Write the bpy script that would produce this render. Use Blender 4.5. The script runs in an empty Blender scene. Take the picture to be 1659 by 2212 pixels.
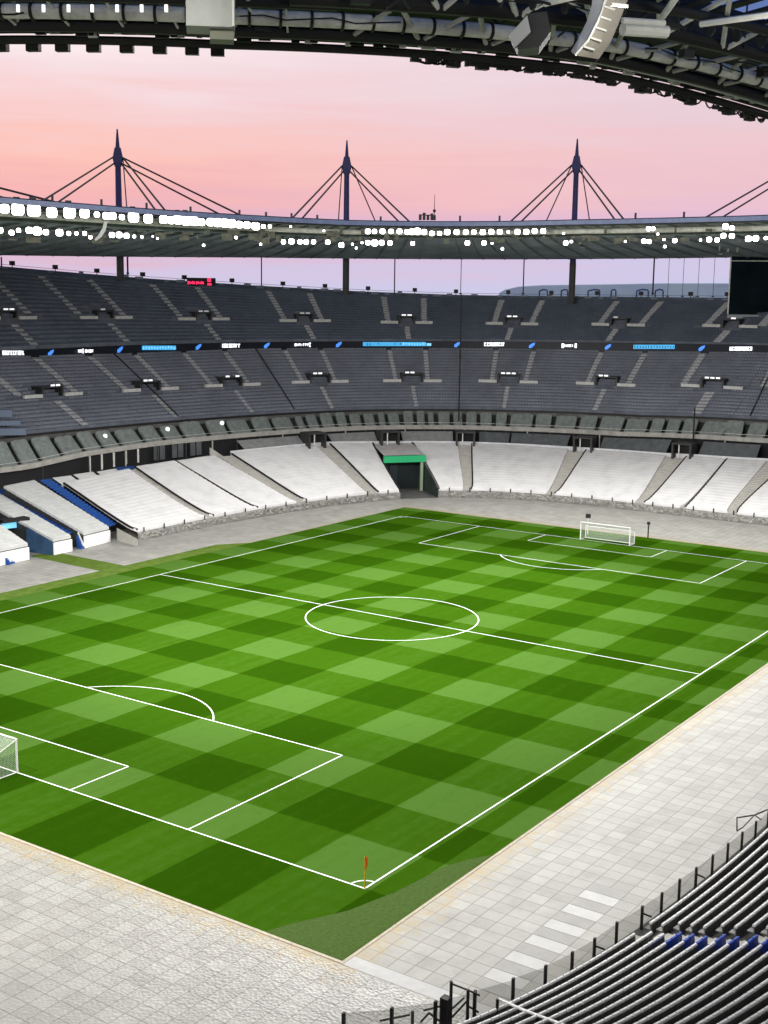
import bpy, math, random
import numpy as np
from mathutils import Vector, Matrix
random.seed(7); rng = np.random.RandomState(5)
S = bpy.context.scene
COL = S.collection
rad = math.radians

# ------------------------------------------------------------------ camera (origin = centre spot, x along the touchline)
CAM = np.array([-108.599, -73.704, 33.806])
YAW, PIT, ROL, FOC, IW, IH = 0.603797, -0.1695997, 0.0126072, 2754.05, 1659.0, 2212.0
_f = np.array([math.cos(PIT)*math.cos(YAW), math.cos(PIT)*math.sin(YAW), math.sin(PIT)])
_r0 = np.array([math.sin(YAW), -math.cos(YAW), 0.0]); _u0 = np.cross(_r0, _f)
_r = math.cos(ROL)*_r0 + math.sin(ROL)*_u0; _u = -math.sin(ROL)*_r0 + math.cos(ROL)*_u0
cd = bpy.data.cameras.new('camera'); cam = bpy.data.objects.new('camera', cd); COL.objects.link(cam)
M = Matrix(((_r[0], _u[0], -_f[0], CAM[0]), (_r[1], _u[1], -_f[1], CAM[1]), (_r[2], _u[2], -_f[2], CAM[2]), (0, 0, 0, 1)))
cam.matrix_world = M
cd.sensor_fit = 'HORIZONTAL'; cd.sensor_width = 36; cd.lens = 36*FOC/IW; cd.clip_start = 0.5; cd.clip_end = 6000
S.camera = cam
S.view_settings.view_transform = 'Standard'; S.view_settings.look = 'None'
S.view_settings.exposure = 0.0; S.view_settings.gamma = 1.0

# ------------------------------------------------------------------ dusk sky
W = bpy.data.worlds.new("World"); S.world = W; W.use_nodes = True
nt = W.node_tree; N = nt.nodes; L = nt.links; N.clear()
def srgb(r, g, b, a=1.0):
    f = lambda c: (c/255/12.92) if c/255 <= 0.04045 else ((c/255+0.055)/1.055)**2.4
    return (f(r), f(g), f(b), a)
out = N.new('ShaderNodeOutputWorld'); bg = N.new('ShaderNodeBackground'); tc = N.new('ShaderNodeTexCoord')
sep = N.new('ShaderNodeSeparateXYZ'); L.new(tc.outputs['Generated'], sep.inputs[0])
def ramp(n, stops, interp='LINEAR'):
    r = n.new('ShaderNodeValToRGB'); r.color_ramp.interpolation = interp
    while len(r.color_ramp.elements) > 1: r.color_ramp.elements.remove(r.color_ramp.elements[0])
    r.color_ramp.elements[0].position = stops[0][0]; r.color_ramp.elements[0].color = stops[0][1]
    for p, c in stops[1:]:
        e = r.color_ramp.elements.new(p); e.color = c
    return r
# height = z*2.5 (z of the unit direction), stretched streaky noise bends it a little
mp = N.new('ShaderNodeMapping'); mp.inputs['Scale'].default_value = (1.6, 1.6, 22); L.new(tc.outputs['Generated'], mp.inputs[0])
no = N.new('ShaderNodeTexNoise'); no.inputs['Scale'].default_value = 3.0; no.inputs['Detail'].default_value = 6; no.inputs['Distortion'].default_value = 0.6
L.new(mp.outputs[0], no.inputs[0])
m1 = N.new('ShaderNodeMath'); m1.operation = 'MULTIPLY_ADD'; m1.inputs[1].default_value = 0.19; m1.inputs[2].default_value = -0.095; L.new(no.outputs[0], m1.inputs[0])
m2 = N.new('ShaderNodeMath'); m2.operation = 'MULTIPLY_ADD'; m2.inputs[1].default_value = 2.5; L.new(sep.outputs[2], m2.inputs[0]); L.new(m1.outputs[0], m2.inputs[2])
warm = ramp(N, [(0.0, srgb(210,204,232)), (0.05, srgb(214,200,228)), (0.12, srgb(232,180,196)), (0.19, srgb(247,183,182)), (0.25, srgb(254,197,186)), (0.31, srgb(250,206,204)), (0.40, srgb(248,224,228)), (0.48, srgb(254,238,240)), (0.75, srgb(214,206,214)), (1.0, srgb(178,176,190))])
cool = ramp(N, [(0.0, srgb(204,202,232)), (0.05, srgb(212,200,230)), (0.12, srgb(228,190,214)), (0.20, srgb(238,196,206)), (0.27, srgb(240,200,206)), (0.34, srgb(234,206,216)), (0.45, srgb(236,212,222)), (0.75, srgb(206,202,214)), (1.0, srgb(178,176,190))])
L.new(m2.outputs[0], warm.inputs[0]); L.new(m2.outputs[0], cool.inputs[0])
# warmer to the left of the view (towards the sunset), cooler to the right
dt = N.new('ShaderNodeVectorMath'); dt.operation = 'DOT_PRODUCT'; dt.inputs[1].default_value = (-0.57, 0.82, 0); L.new(tc.outputs['Generated'], dt.inputs[0])
mr = N.new('ShaderNodeMapRange'); mr.inputs[1].default_value = -0.22; mr.inputs[2].default_value = 0.22; L.new(dt.outputs['Value'], mr.inputs[0])
mx = N.new('ShaderNodeMix'); mx.data_type = 'RGBA'; L.new(mr.outputs[0], mx.inputs[0]); L.new(cool.outputs[0], mx.inputs[6]); L.new(warm.outputs[0], mx.inputs[7])
L.new(mx.outputs[2], bg.inputs[0]); bg.inputs[1].default_value = 1.0; L.new(bg.outputs[0], out.inputs[0])

# ------------------------------------------------------------------ photo rays and plan curves
def rayd(u, v):
    return _f + _r*(u-IW/2)/FOC + _u*(IH/2-v)/FOC
def hz(u, v, z):                                   # where the ray meets the level z
    d = rayd(u, v); k = (z-CAM[2])/d[2]; return CAM + d*k
def proj(p):
    d = np.asarray(p, float)-CAM; zz = d@_f
    return IW/2+FOC*(d@_r)/zz, IH/2-FOC*(d@_u)/zz, zz
def se(a, b, n, t):
    c, s_ = np.cos(t), np.sin(t)
    return np.stack([a*np.sign(c)*np.abs(c)**(2/n), b*np.sign(s_)*np.abs(s_)**(2/n)], -1)
def bowl(s, t):                                    # stands: s=0 front wall, s=1 rim ; t in radians
    t = np.asarray(t, float); sc_ = min(max(s, 0), 1)
    A = se(80.5+56.5*s, 51.5+64.5*s, 3.8-1.6*sc_**0.6, t); B = se(80.5+56.5*s, 51.0+65*s, 4.5-2.3*sc_, t)
    return np.where((np.sin(t) < 0)[..., None] & (np.cos(t) < .3)[..., None], B, A)
def roofc(w, t):                                   # roof: w=0 inner lip, w=1 outer edge
    return se(72+62*w, 52+61*w, 2.6-0.5*w, t)
TT = np.linspace(0, 2*math.pi, 7201)
def hit(cf, s, u, v=None, far=True):
    v = 900 if v is None else v
    P = cf(s, TT); d = rayd(u, v); side = (P[:, 0]-CAM[0])*d[1]-(P[:, 1]-CAM[1])*d[0]
    fw = (P[:, 0]-CAM[0])*d[0]+(P[:, 1]-CAM[1])*d[1]
    best = None
    for i in np.nonzero((side[:-1]*side[1:] <= 0) & (fw[:-1] > 0))[0]:
        k = side[i]/(side[i]-side[i+1]+1e-12); t = TT[i]+k*(TT[i+1]-TT[i]); f = fw[i]
        if best is None or (f > best[1] if far else f < best[1]): best = (t, f)
    t = best[0]; p = cf(s, np.array([t]))[0]; h = math.hypot(p[0]-CAM[0], p[1]-CAM[1])/math.hypot(d[0], d[1])
    return t, CAM[2]+d[2]*h
def tu(s, u, v=900): 
    t = hit(bowl, s, u, v)[0]
    return t-2*math.pi if t > math.pi*1.5 else t
def prof(cf, s, pts, near=None):                   # heights along a curve read from the photo, as a function of t
    a = []
    for u, v in pts:
        t, z = hit(cf, s, u, v); t = t-2*math.pi if t > 1.5*math.pi else t; a.append((t, z))
    if near:
        for u, v in near:
            t, z = hit(cf, s, u, v, False); a.append((t, z))
    a.sort(); T = np.array([x[0] for x in a]); Z = np.array([x[1] for x in a])
    return lambda t: np.interp((np.asarray(t)+math.pi/2) % (2*math.pi)-math.pi/2, T, Z, period=2*math.pi)
S_CT, S_BM, S_MB, S_MT, S_UB, S_RM = .26, .33, .385, .66, .675, .97
Z_CT = prof(bowl, S_CT, [(0,1056),(138,1047),(310,1008),(500,983),(715,962),(830,961),(1020,962),(1220,972),(1440,987),(1659,999)])
Z_BM = prof(bowl, S_BM, [(62,1014),(178,987),(333,964),(552,943),(786,929),(1019,928),(1106,931),(1339,942),(1659,957)])
Z_MB = prof(bowl, S_MB, [(0,944),(200,924),(552,896),(753,886),(1105,886),(1389,897),(1659,907)])
Z_MT = prof(bowl, S_MT, [(0,775),(266,768),(552,757),(819,756),(1105,757),(1372,763),(1659,766)])
Z_UB = prof(bowl, S_UB, [(0,758),(266,746),(552,739),(819,737),(1105,738),(1372,741),(1659,746)])
Z_RM = prof(bowl, S_RM, [(0,586),(200,603),(333,613),(552,627),(786,640),(986,647),(1105,649),(1472,653),(1659,655)])
Z_LIP = prof(roofc, 0, [(0,427),(233,446),(552,467),(753,477),(1105,479),(1239,476),(1439,472),(1659,466)], near=[(0,85),(500,96),(1000,122),(1250,148),(1450,192),(1659,250)])
Z_SOF = prof(roofc, .95, [(0,551),(233,554),(552,556),(1105,560),(1573,556)])
print('heights ct/bm/mb/mt/ub/rm/lip/sof', [[round(float(f(t)), 1) for t in (0, .5, 1.0, 1.5)] for f in (Z_CT, Z_BM, Z_MB, Z_MT, Z_UB, Z_RM, Z_LIP, Z_SOF)])
print('lip near', [round(float(Z_LIP(t)), 1) for t in (3.3, 3.6, 3.9, 4.2)])

# ------------------------------------------------------------------ floodlighting: real lamps behind the fixtures under the roof edge
for i in range(28):
    t = 2*math.pi*(i+.5)/28
    p = roofc(-.015, np.array([t]))[0]
    ld = bpy.data.lights.new('floodlight_lamp', 'SPOT'); wide = i % 2; ld.energy = (15000+35000*abs(math.cos(t))**2)*(.55 if math.sin(t) > .6 else .72 if math.sin(t) < -.6 else 1)*(1.35 if math.cos(t) < -.5 else 1) if wide else (31000+112000*abs(math.cos(t))**2)*(.85 if math.sin(t) < -.5 else 1); ld.spot_size = rad(140 if wide else 88); ld.spot_blend = .9 if wide else 1.0; ld.shadow_soft_size = .9
    ld.color = (1.0, .985, .95)
    lo = bpy.data.objects.new('floodlight_lamp', ld); COL.objects.link(lo)
    lo.location = (p[0], p[1], float(Z_LIP(t))-1.6)
    tgt = Vector((.64*p[0], .66*p[1], 0)) if wide else Vector((-.78*p[0], -.88*p[1], 3.0)); lo.rotation_euler = (tgt-Vector(lo.location)).to_track_quat('-Z', 'Y').to_euler()

# ------------------------------------------------------------------ materials
MAT = {}
def mat(name, col, rough=.7, metal=0, noise=None, bump=0, emit=None, spec=.4, nscale=1.0):
    if name in MAT: return MAT[name]
    m = bpy.data.materials.new(name); m.use_nodes = True; n = m.node_tree.nodes; l = m.node_tree.links
    b = n['Principled BSDF']; b.inputs['Base Color'].default_value = (*col, 1); b.inputs['Roughness'].default_value = rough
    b.inputs['Metallic'].default_value = metal; b.inputs['Specular IOR Level'].default_value = spec
    if noise:
        t = n.new('ShaderNodeTexCoord'); x = n.new('ShaderNodeTexNoise'); x.inputs['Scale'].default_value = nscale; x.inputs['Detail'].default_value = 8; x.inputs['Roughness'].default_value = .65
        l.new(t.outputs['Object'], x.inputs[0])
        r = ramp(n, [(.3, tuple(c*(1-noise) for c in col)+(1,)), (.7, tuple(min(1, c*(1+noise)) for c in col)+(1,))])
        l.new(x.outputs[0], r.inputs[0]); l.new(r.outputs[0], b.inputs['Base Color'])
        if bump:
            bp = n.new('ShaderNodeBump'); bp.inputs['Strength'].default_value = bump; bp.inputs['Distance'].default_value = .1; l.new(x.outputs[0], bp.inputs['Height']); l.new(bp.outputs[0], b.inputs['Normal'])
    if emit:
        b.inputs['Emission Color'].default_value = (*emit[0], 1); b.inputs['Emission Strength'].default_value = emit[1]
    MAT[name] = m; return m
concrete = mat('concrete', (.36,.35,.32), .85, noise=.25, nscale=.8)
conc_tan = mat('tan_concrete', (.40,.39,.355), .85, noise=.14, nscale=1.0)
conc_dark = mat('dark_concrete', (.10,.10,.095), .9, noise=.35, nscale=.7)
deckm = mat('terrace_concrete', (.115,.128,.158), .9, noise=.3, nscale=.5)
aislem = mat('aisle_concrete', (.36,.365,.37), .85, noise=.3, nscale=2)
landm = mat('landing_concrete', (.55,.55,.53), .85, noise=.2, nscale=2)
seatm = mat('grey_seat_dimmed', (.078,.098,.135), .7, noise=.3, nscale=.12, spec=.2)  # upper tier seats: weaker floodlight put into the colour
black = mat('black_steel', (.008,.008,.008), .6)
dark = mat('dark_steel', (.03,.03,.03), .55, noise=.3)
steel = mat('grey_steel', (.62,.62,.56), .5, noise=.3, nscale=1.2)
pale = mat('pale_steel', (.75,.75,.70), .45, noise=.15)
soffit = mat('soffit_panel', (.42,.44,.42), .7, noise=.45, nscale=.25)
lipm = mat('lip_fascia', (.15,.19,.32), .5, noise=.2)
navy = mat('mast_navy', (.016,.022,.11), .5, noise=.3)
white = mat('white_paint', (.8,.8,.78), .6)
blue = mat('blue_paint', (.008,.062,.26), .5, noise=.3, nscale=2)
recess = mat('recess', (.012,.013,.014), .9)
boxgrey = mat('box_sheet', (.175,.20,.19), .7, noise=.3, nscale=1.5)
green = mat('green_lintel', (.02,.42,.16), .5)
lens = mat('lamp_lens', (1,1,1), .3, emit=((1,.99,.96), 14.0))

def cover_mat():
    m = bpy.data.materials.new('white_sheet'); m.use_nodes = True; n = m.node_tree.nodes; l = m.node_tree.links; b = n['Principled BSDF']
    b.inputs['Roughness'].default_value = .75
    t = n.new('ShaderNodeTexCoord'); x = n.new('ShaderNodeTexNoise'); x.inputs['Scale'].default_value = .5; x.inputs['Detail'].default_value = 9; l.new(t.outputs['Object'], x.inputs[0])
    r = ramp(n, [(.25, (.58,.58,.57,1)), (.5, (.68,.675,.665,1)), (.8, (.74,.735,.72,1))]); l.new(x.outputs[0], r.inputs[0]); l.new(r.outputs[0], b.inputs['Base Color'])
    bp = n.new('ShaderNodeBump'); bp.inputs['Strength'].default_value = .5; bp.inputs['Distance'].default_value = .12; l.new(x.outputs[0], bp.inputs['Height']); l.new(bp.outputs[0], b.inputs['Normal'])
    MAT['cover'] = m; return m
coverm = cover_mat()

def math_node(n, l, op, a, b=None, c=None):
    x = n.new('ShaderNodeMath'); x.operation = op
    for i, q in enumerate((a, b, c)):
        if q is None: continue
        if isinstance(q, (int, float)): x.inputs[i].default_value = q
        else: l.new(q, x.inputs[i])
    return x.outputs[0]

def pitch_mat():
    m = bpy.data.materials.new('mown_turf'); m.use_nodes = True; n = m.node_tree.nodes; l = m.node_tree.links; b = n['Principled BSDF']
    b.inputs['Roughness'].default_value = .9; b.inputs['Specular IOR Level'].default_value = 0
    t = n.new('ShaderNodeTexCoord')
    w = n.new('ShaderNodeTexNoise'); w.inputs['Scale'].default_value = .18; w.inputs['Detail'].default_value = 3; l.new(t.outputs['Object'], w.inputs[0])
    sp = n.new('ShaderNodeSeparateXYZ'); l.new(t.outputs['Object'], sp.inputs[0])
    ws = n.new('ShaderNodeSeparateColor'); l.new(w.outputs['Color'], ws.inputs[0])
    def stripe(c, off, size, wob):
        q = math_node(n, l, 'ADD', c, off); q = math_node(n, l, 'MULTIPLY_ADD', wob, .4, q); q = math_node(n, l, 'DIVIDE', q, 2*size)
        q = math_node(n, l, 'FRACT', q); q = math_node(n, l, 'SUBTRACT', q, .5)     # <0 first half
        q = math_node(n, l, 'ABSOLUTE', math_node(n, l, 'SUBTRACT', math_node(n, l, 'ABSOLUTE', q), .25)) if False else q
        mrn = n.new('ShaderNodeMapRange'); mrn.interpolation_type = 'SMOOTHSTEP'; mrn.inputs[1].default_value = -.012; mrn.inputs[2].default_value = .012; mrn.inputs[3].default_value = 1; mrn.inputs[4].default_value = 0
        l.new(q, mrn.inputs[0]); return mrn.outputs[0]
    A = stripe(math_node(n, l, 'MAXIMUM', sp.outputs[0], -57.6), 52.5+110-.2, 5.5, ws.outputs[0])
    B = stripe(math_node(n, l, 'ADD', sp.outputs[1], math_node(n, l, 'MULTIPLY', math_node(n, l, 'LESS_THAN', sp.outputs[1], -36.0), 5.667)), 34+68.0+.2, 5.667, ws.outputs[1])
    s_ = math_node(n, l, 'MULTIPLY_ADD', A, .46, math_node(n, l, 'MULTIPLY', B, .54))
    fn = n.new('ShaderNodeTexNoise'); fn.inputs['Scale'].default_value = 1.1; fn.inputs['Detail'].default_value = 12; fn.inputs['Roughness'].default_value = .75; l.new(t.outputs['Object'], fn.inputs[0])
    # finer mower passes inside each stripe
    wv = n.new('ShaderNodeTexNoise'); mpp = n.new('ShaderNodeMapping'); mpp.inputs['Scale'].default_value = (.05, 1.1, 1); l.new(t.outputs['Object'], mpp.inputs[0]); l.new(mpp.outputs[0], wv.inputs[0]); wv.inputs['Scale'].default_value = 1.0; wv.inputs['Detail'].default_value = 4
    s2 = math_node(n, l, 'ADD', s_, math_node(n, l, 'MULTIPLY_ADD', fn.outputs[0], .5, -.25)); s2 = math_node(n, l, 'ADD', s2, math_node(n, l, 'MULTIPLY_ADD', wv.outputs[0], .36, -.18))
    r = ramp(n, [(0, (.016,.051,.0013,1)), (.5, (.029,.082,.0032,1)), (1, (.060,.130,.020,1))]); l.new(s2, r.inputs[0]); l.new(r.outputs[0], b.inputs['Base Color'])
    fb = n.new('ShaderNodeTexNoise'); fb.inputs['Scale'].default_value = 14; fb.inputs['Detail'].default_value = 4; l.new(t.outputs['Object'], fb.inputs[0])
    bp = n.new('ShaderNodeBump'); bp.inputs['Strength'].default_value = .5; bp.inputs['Distance'].default_value = .03; l.new(fb.outputs[0], bp.inputs['Height']); l.new(bp.outputs[0], b.inputs['Normal'])
    return m
def pave_mat():
    m = bpy.data.materials.new('protective_paving'); m.use_nodes = True; n = m.node_tree.nodes; l = m.node_tree.links; b = n['Principled BSDF']
    t = n.new('ShaderNodeTexCoord'); sp = n.new('ShaderNodeSeparateXYZ'); l.new(t.outputs['Object'], sp.inputs[0])
    mp_ = n.new('ShaderNodeMapping'); mp_.inputs['Location'].default_value = (58.95, 49.8, 0); l.new(t.outputs['Object'], mp_.inputs[0])
    br = n.new('ShaderNodeTexBrick'); br.offset = 0; br.squash = 1; l.new(mp_.outputs[0], br.inputs[0])
    br.inputs['Scale'].default_value = 1; br.inputs['Brick Width'].default_value = 1.07; br.inputs['Row Height'].default_value = 1.095
    br.inputs['Mortar Size'].default_value = .028; br.inputs['Mortar Smooth'].default_value = .3; br.inputs['Bias'].default_value = 0
    br.inputs['Color1'].default_value = (.345,.340,.310,1); br.inputs['Color2'].default_value = (.285,.280,.255,1); br.inputs['Mortar'].default_value = (.16,.152,.128,1)
    # stained noise, strongest along the turf edge
    x = n.new('ShaderNodeTexNoise'); x.inputs['Scale'].default_value = .33; x.inputs['Detail'].default_value = 12; x.inputs['Roughness'].default_value = .72; l.new(t.outputs['Object'], x.inputs[0])
    xr = ramp(n, [(.28, (.74,.74,.72,1)), (.5, (.97,.97,.96,1)), (.72, (1.12,1.12,1.12,1))]); l.new(x.outputs[0], xr.inputs[0])
    mm = n.new('ShaderNodeMix'); mm.data_type = 'RGBA'; mm.blend_type = 'MULTIPLY'; mm.inputs[0].default_value = 1; l.new(br.outputs[0], mm.inputs[6]); l.new(xr.outputs[0], mm.inputs[7])
    ex = math_node(n, l, 'SUBTRACT', math_node(n, l, 'ABSOLUTE', sp.outputs[0]), 59.8); ey = math_node(n, l, 'SUBTRACT', math_node(n, l, 'ABSOLUTE', sp.outputs[1]), 37.7)
    e = math_node(n, l, 'MAXIMUM', ex, ey); x2 = n.new('ShaderNodeTexNoise'); x2.inputs['Scale'].default_value = 1.3; x2.inputs['Detail'].default_value = 8; x2.inputs['Roughness'].default_value = .7; l.new(t.outputs['Object'], x2.inputs[0]); e = math_node(n, l, 'MULTIPLY_ADD', x2.outputs[0], -8.0, math_node(n, l, 'ADD', e, 3.8))
    er = n.new('ShaderNodeMapRange'); er.inputs[1].default_value = 1.6; er.inputs[2].default_value = -1.0; er.inputs[3].default_value = 0; er.inputs[4].default_value = .95; l.new(e, er.inputs[0])
    m3 = n.new('ShaderNodeMix'); m3.data_type = 'RGBA'; l.new(er.outputs[0], m3.inputs[0]); l.new(mm.outputs[2], m3.inputs[6]); m3.inputs[7].default_value = (.34,.26,.12,1)
    l.new(m3.outputs[2], b.inputs['Base Color'])
    # crinkled, slightly glossy surface behind the goal (x < -60)
    side = n.new('ShaderNodeMapRange'); side.inputs[1].default_value = -59.5; side.inputs[2].default_value = -60.5; l.new(sp.outputs[0], side.inputs[0])
    vo = n.new('ShaderNodeTexVoronoi'); vo.inputs['Scale'].default_value = 5.5; l.new(t.outputs['Object'], vo.inputs[0])
    hgt = math_node(n, l, 'MULTIPLY_ADD', vo.outputs['Distance'], 1.0, math_node(n, l, 'MULTIPLY', x.outputs[0], .6))
    bp = n.new('ShaderNodeBump'); bp.inputs['Distance'].default_value = .05; l.new(math_node(n, l, 'MULTIPLY_ADD', side.outputs[0], .8, .12), bp.inputs['Strength']); l.new(hgt, bp.inputs['Height']); l.new(bp.outputs[0], b.inputs['Normal'])
    l.new(math_node(n, l, 'MULTIPLY_ADD', side.outputs[0], -.22, .62), b.inputs['Roughness'])
    return m
def line_mat():
    m = mat('line_paint', (.74,.76,.72), .8, noise=.08, nscale=3); return m
PAVE = pave_mat(); TURF = pitch_mat()

# ------------------------------------------------------------------ mesh helpers
class MB:
    def __init__(s): s.v = []; s.f = []
    def add(s, vs, fs):
        o = len(s.v); s.v += [tuple(map(float, p)) for p in vs]; s.f += [tuple(o+i for i in f) for f in fs]; return s
    def quad(s, a, b, c, d): return s.add([a, b, c, d], [(0, 1, 2, 3)])
    def obox(s, c, ax, ay, az, hx, hy, hz_):      # oriented box, half sizes
        c = np.array(c, float); ax, ay, az = [np.array(q, float)/np.linalg.norm(q) for q in (ax, ay, az)]
        P = [c+ax*hx*i+ay*hy*j+az*hz_*k for k in (-1, 1) for j in (-1, 1) for i in (-1, 1)]
        return s.add(P, [(0,2,3,1),(4,5,7,6),(0,1,5,4),(2,6,7,3),(0,4,6,2),(1,3,7,5)])
    def box(s, c, h, rz=0):
        a = (math.cos(rz), math.sin(rz), 0); b = (-math.sin(rz), math.cos(rz), 0); return s.obox(c, a, b, (0,0,1), *h)
    def tube(s, pts, r, n=8, closed=False, r2=None, caps=True):
        P = [np.array(p, float) for p in pts]; m = len(P); o = len(s.v); rings = []
        for i, p in enumerate(P):
            a = P[(i-1) % m] if (closed or i > 0) else P[0]; b = P[(i+1) % m] if (closed or i < m-1) else P[-1]
            d = b-a; d /= np.linalg.norm(d)+1e-12; up = np.array([0, 0, 1.]) if abs(d[2]) < .95 else np.array([1., 0, 0])
            x = np.cross(up, d); x /= np.linalg.norm(x); y = np.cross(d, x)
            rr = r if r2 is None else r+(r2-r)*i/(m-1)
            rings.append([p+x*rr*math.cos(2*math.pi*k/n+math.pi/n)+y*rr*math.sin(2*math.pi*k/n+math.pi/n) for k in range(n)])
        vs = [q for R_ in rings for q in R_]; fs = []
        for i in range(m if closed else m-1):
            j = (i+1) % m
            for k in range(n): fs.append((i*n+k, i*n+(k+1) % n, j*n+(k+1) % n, j*n+k))
        if not closed and caps: fs += [tuple(range(n))[::-1], tuple((m-1)*n+k for k in range(n))]
        return s.add(vs, fs)
    def grid(s, G):                                # G[i][j] points
        a = len(G); b = len(G[0]); return s.add([p for row in G for p in row], [(i*b+j, i*b+j+1, (i+1)*b+j+1, (i+1)*b+j) for i in range(a-1) for j in range(b-1)])
    def build(s, name, m, parent=None, smooth=False):
        me = bpy.data.meshes.new(name); me.from_pydata(s.v, [], s.f); me.update()
        if smooth: me.polygons.foreach_set('use_smooth', [True]*len(me.polygons))
        for q in (m if isinstance(m, (list, tuple)) else [m]): me.materials.append(q)
        o = bpy.data.objects.new(name, me); COL.objects.link(o)
        if parent:
            o.parent = parent; o.matrix_parent_inverse = Matrix.Translation(-Vector(parent.location)) if parent.rotation_euler.z == 0 else (Matrix.Translation(parent.location) @ parent.rotation_euler.to_matrix().to_4x4()).inverted()
        return o
def tag(o, label=None, cat=None, group=None, kind=None):
    for k, v in (('label', label), ('category', cat), ('group', group), ('kind', kind)):
        if v: o[k] = v
    return o
def thing(name, loc, label, cat, group=None, kind=None):
    o = bpy.data.objects.new(name, None); COL.objects.link(o); o.location = [float(q) for q in loc]; o.empty_display_size = .5
    return tag(o, label, cat, group, kind)
def copy_tree(o, loc, rz, label=None, group=None):
    c = o.copy(); COL.objects.link(c); c.location = [float(q) for q in loc]; c.rotation_euler = (0, 0, rz)
    if label: c['label'] = label
    if group: c['group'] = group
    for ch in [q for q in bpy.data.objects if q.parent == o]:
        d = ch.copy(); COL.objects.link(d); d.parent = c
    return c
def pt(cf, s, t, z): p = cf(s, np.array([t]))[0]; return np.array([p[0], p[1], float(z)])
def outn(cf, s, t):                                # outward normal and tangent on a curve
    a = cf(s, np.array([t-.002]))[0]; b = cf(s, np.array([t+.002]))[0]; d = b-a; d /= np.linalg.norm(d); return np.array([d[1], -d[0], 0]), np.array([d[0], d[1], 0])
def structure(o): o['kind'] = 'structure'; return o

# ------------------------------------------------------------------ ground, paving, turf, lines
structure(MB().quad((-3000,-3000,-.15),(3000,-3000,-.15),(3000,3000,-.15),(-3000,3000,-.15)).build('ground', mat('far_ground', (.09,.10,.09), .95, noise=.4, nscale=.02)))
g = MB(); tt = np.linspace(0, 2*math.pi, 181)[:-1]; P = bowl(.12, tt); g.add([(0,0,0)]+[(p[0],p[1],0) for p in P], [(0, i+1, (i+1) % 180+1) for i in range(180)])
structure(g.build('pavement', PAVE))
structure(MB().quad((-59.75,-37.75,.012),(59.7,-37.75,.012),(59.7,38.4,.012),(-59.75,38.4,.012)).build('pitch', TURF))
strip = mat('edge_strip', (.40,.40,.385), .6, noise=.08, nscale=2)
structure(MB().quad((-59.98,-52,.006),(-58.98,-52,.006),(-58.98,-37.75,.006),(-59.98,-37.75,.006)).build('pavement_strip', strip))
kerbm = mat('turf_kerb', (.42,.37,.28), .8, noise=.25, nscale=4)
k = MB(); 
for a, b in (((-59.97,-37.97),(59.9,-37.78)), ((-59.97,-37.97+.2),(-59.76,38.4))): k.box(((a[0]+b[0])/2,(a[1]+b[1])/2,.012), (abs(b[0]-a[0])/2, abs(b[1]-a[1])/2, .012))
structure(k.build('kerb', kerbm))
sm = mat('synthetic_turf', (.095,.150,.028), .95, noise=.25, nscale=.8, spec=0)
structure(MB().add([(-59.75,38.4,.010),(22,38.4,.010),(18,41.2,.010),(1.0,41.1,.010),(1.4,54.8,.010),(-2.4,54.8,.010),(-3.0,41.2,.010),(-59.75,41.4,.010)], [(0,1,2,3,6,7),(3,4,5,6)]).build('turf_path', sm))
worn = mat('worn_turf', (.060,.100,.026), .95, noise=.22, nscale=4.5, spec=0)
wp = [(-59.7,-32.6),(-58,-33.3),(-55.2,-34.8),(-51.8,-35.65),(-49.6,-35.95),(-47.6,-36.15),(-46.2,-36.6),(-45.0,-37.2),(-44.2,-37.7),(-59.7,-37.7)]
structure(MB().add([(x,y,.020) for x, y in wp], [tuple(range(len(wp)))]).build('worn_turf_patch', worn))
# light scattering of alternately white and grey sheets laid by the corner
sh = MB(); sh2 = MB()
for i in range(13):
    x0 = -58.95+1.07*(i+1)
    (sh if i % 2 else sh2).box((x0+.53, -45.47, .006), (.515, 1.07, .006))
for q in (sh, sh2):
    pass
structure(sh.build('pavement_panels_light', mat('light_panel', (.365,.362,.345), .5, noise=.08, nscale=1))); structure(sh2.build('pavement_panels_grey', mat('grey_panel', (.27,.265,.245), .6, noise=.12, nscale=1)))
Lz = .026; lw = .062
ln = MB()
def seg(a, b, w=lw):
    a = np.array(a, float); b = np.array(b, float); d = (b-a)/np.linalg.norm(b-a); nn = np.array([-d[1], d[0]])*w; ln.quad((*(a-nn), Lz), (*(b-nn), Lz), (*(b+nn), Lz), (*(a+nn), Lz))
def arc(c, r, a0, a1, n, w=lw):
    A = np.linspace(a0, a1, n+1)
    for i in range(n):
        q = lambda a, rr: (c[0]+rr*math.cos(a), c[1]+rr*math.sin(a), Lz); ln.quad(q(A[i], r-w), q(A[i], r+w), q(A[i+1], r+w), q(A[i+1], r-w))
seg((-52.575,-34),(52.575,-34)); seg((-52.575,34),(52.575,34)); seg((-52.5,-33.925),(-52.5,33.925)); seg((52.5,-33.925),(52.5,33.925)); seg((0,-33.925),(0,33.925))
Lz += .003; arc((0,0), 9.15, 0, 2*math.pi, 120)
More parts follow.
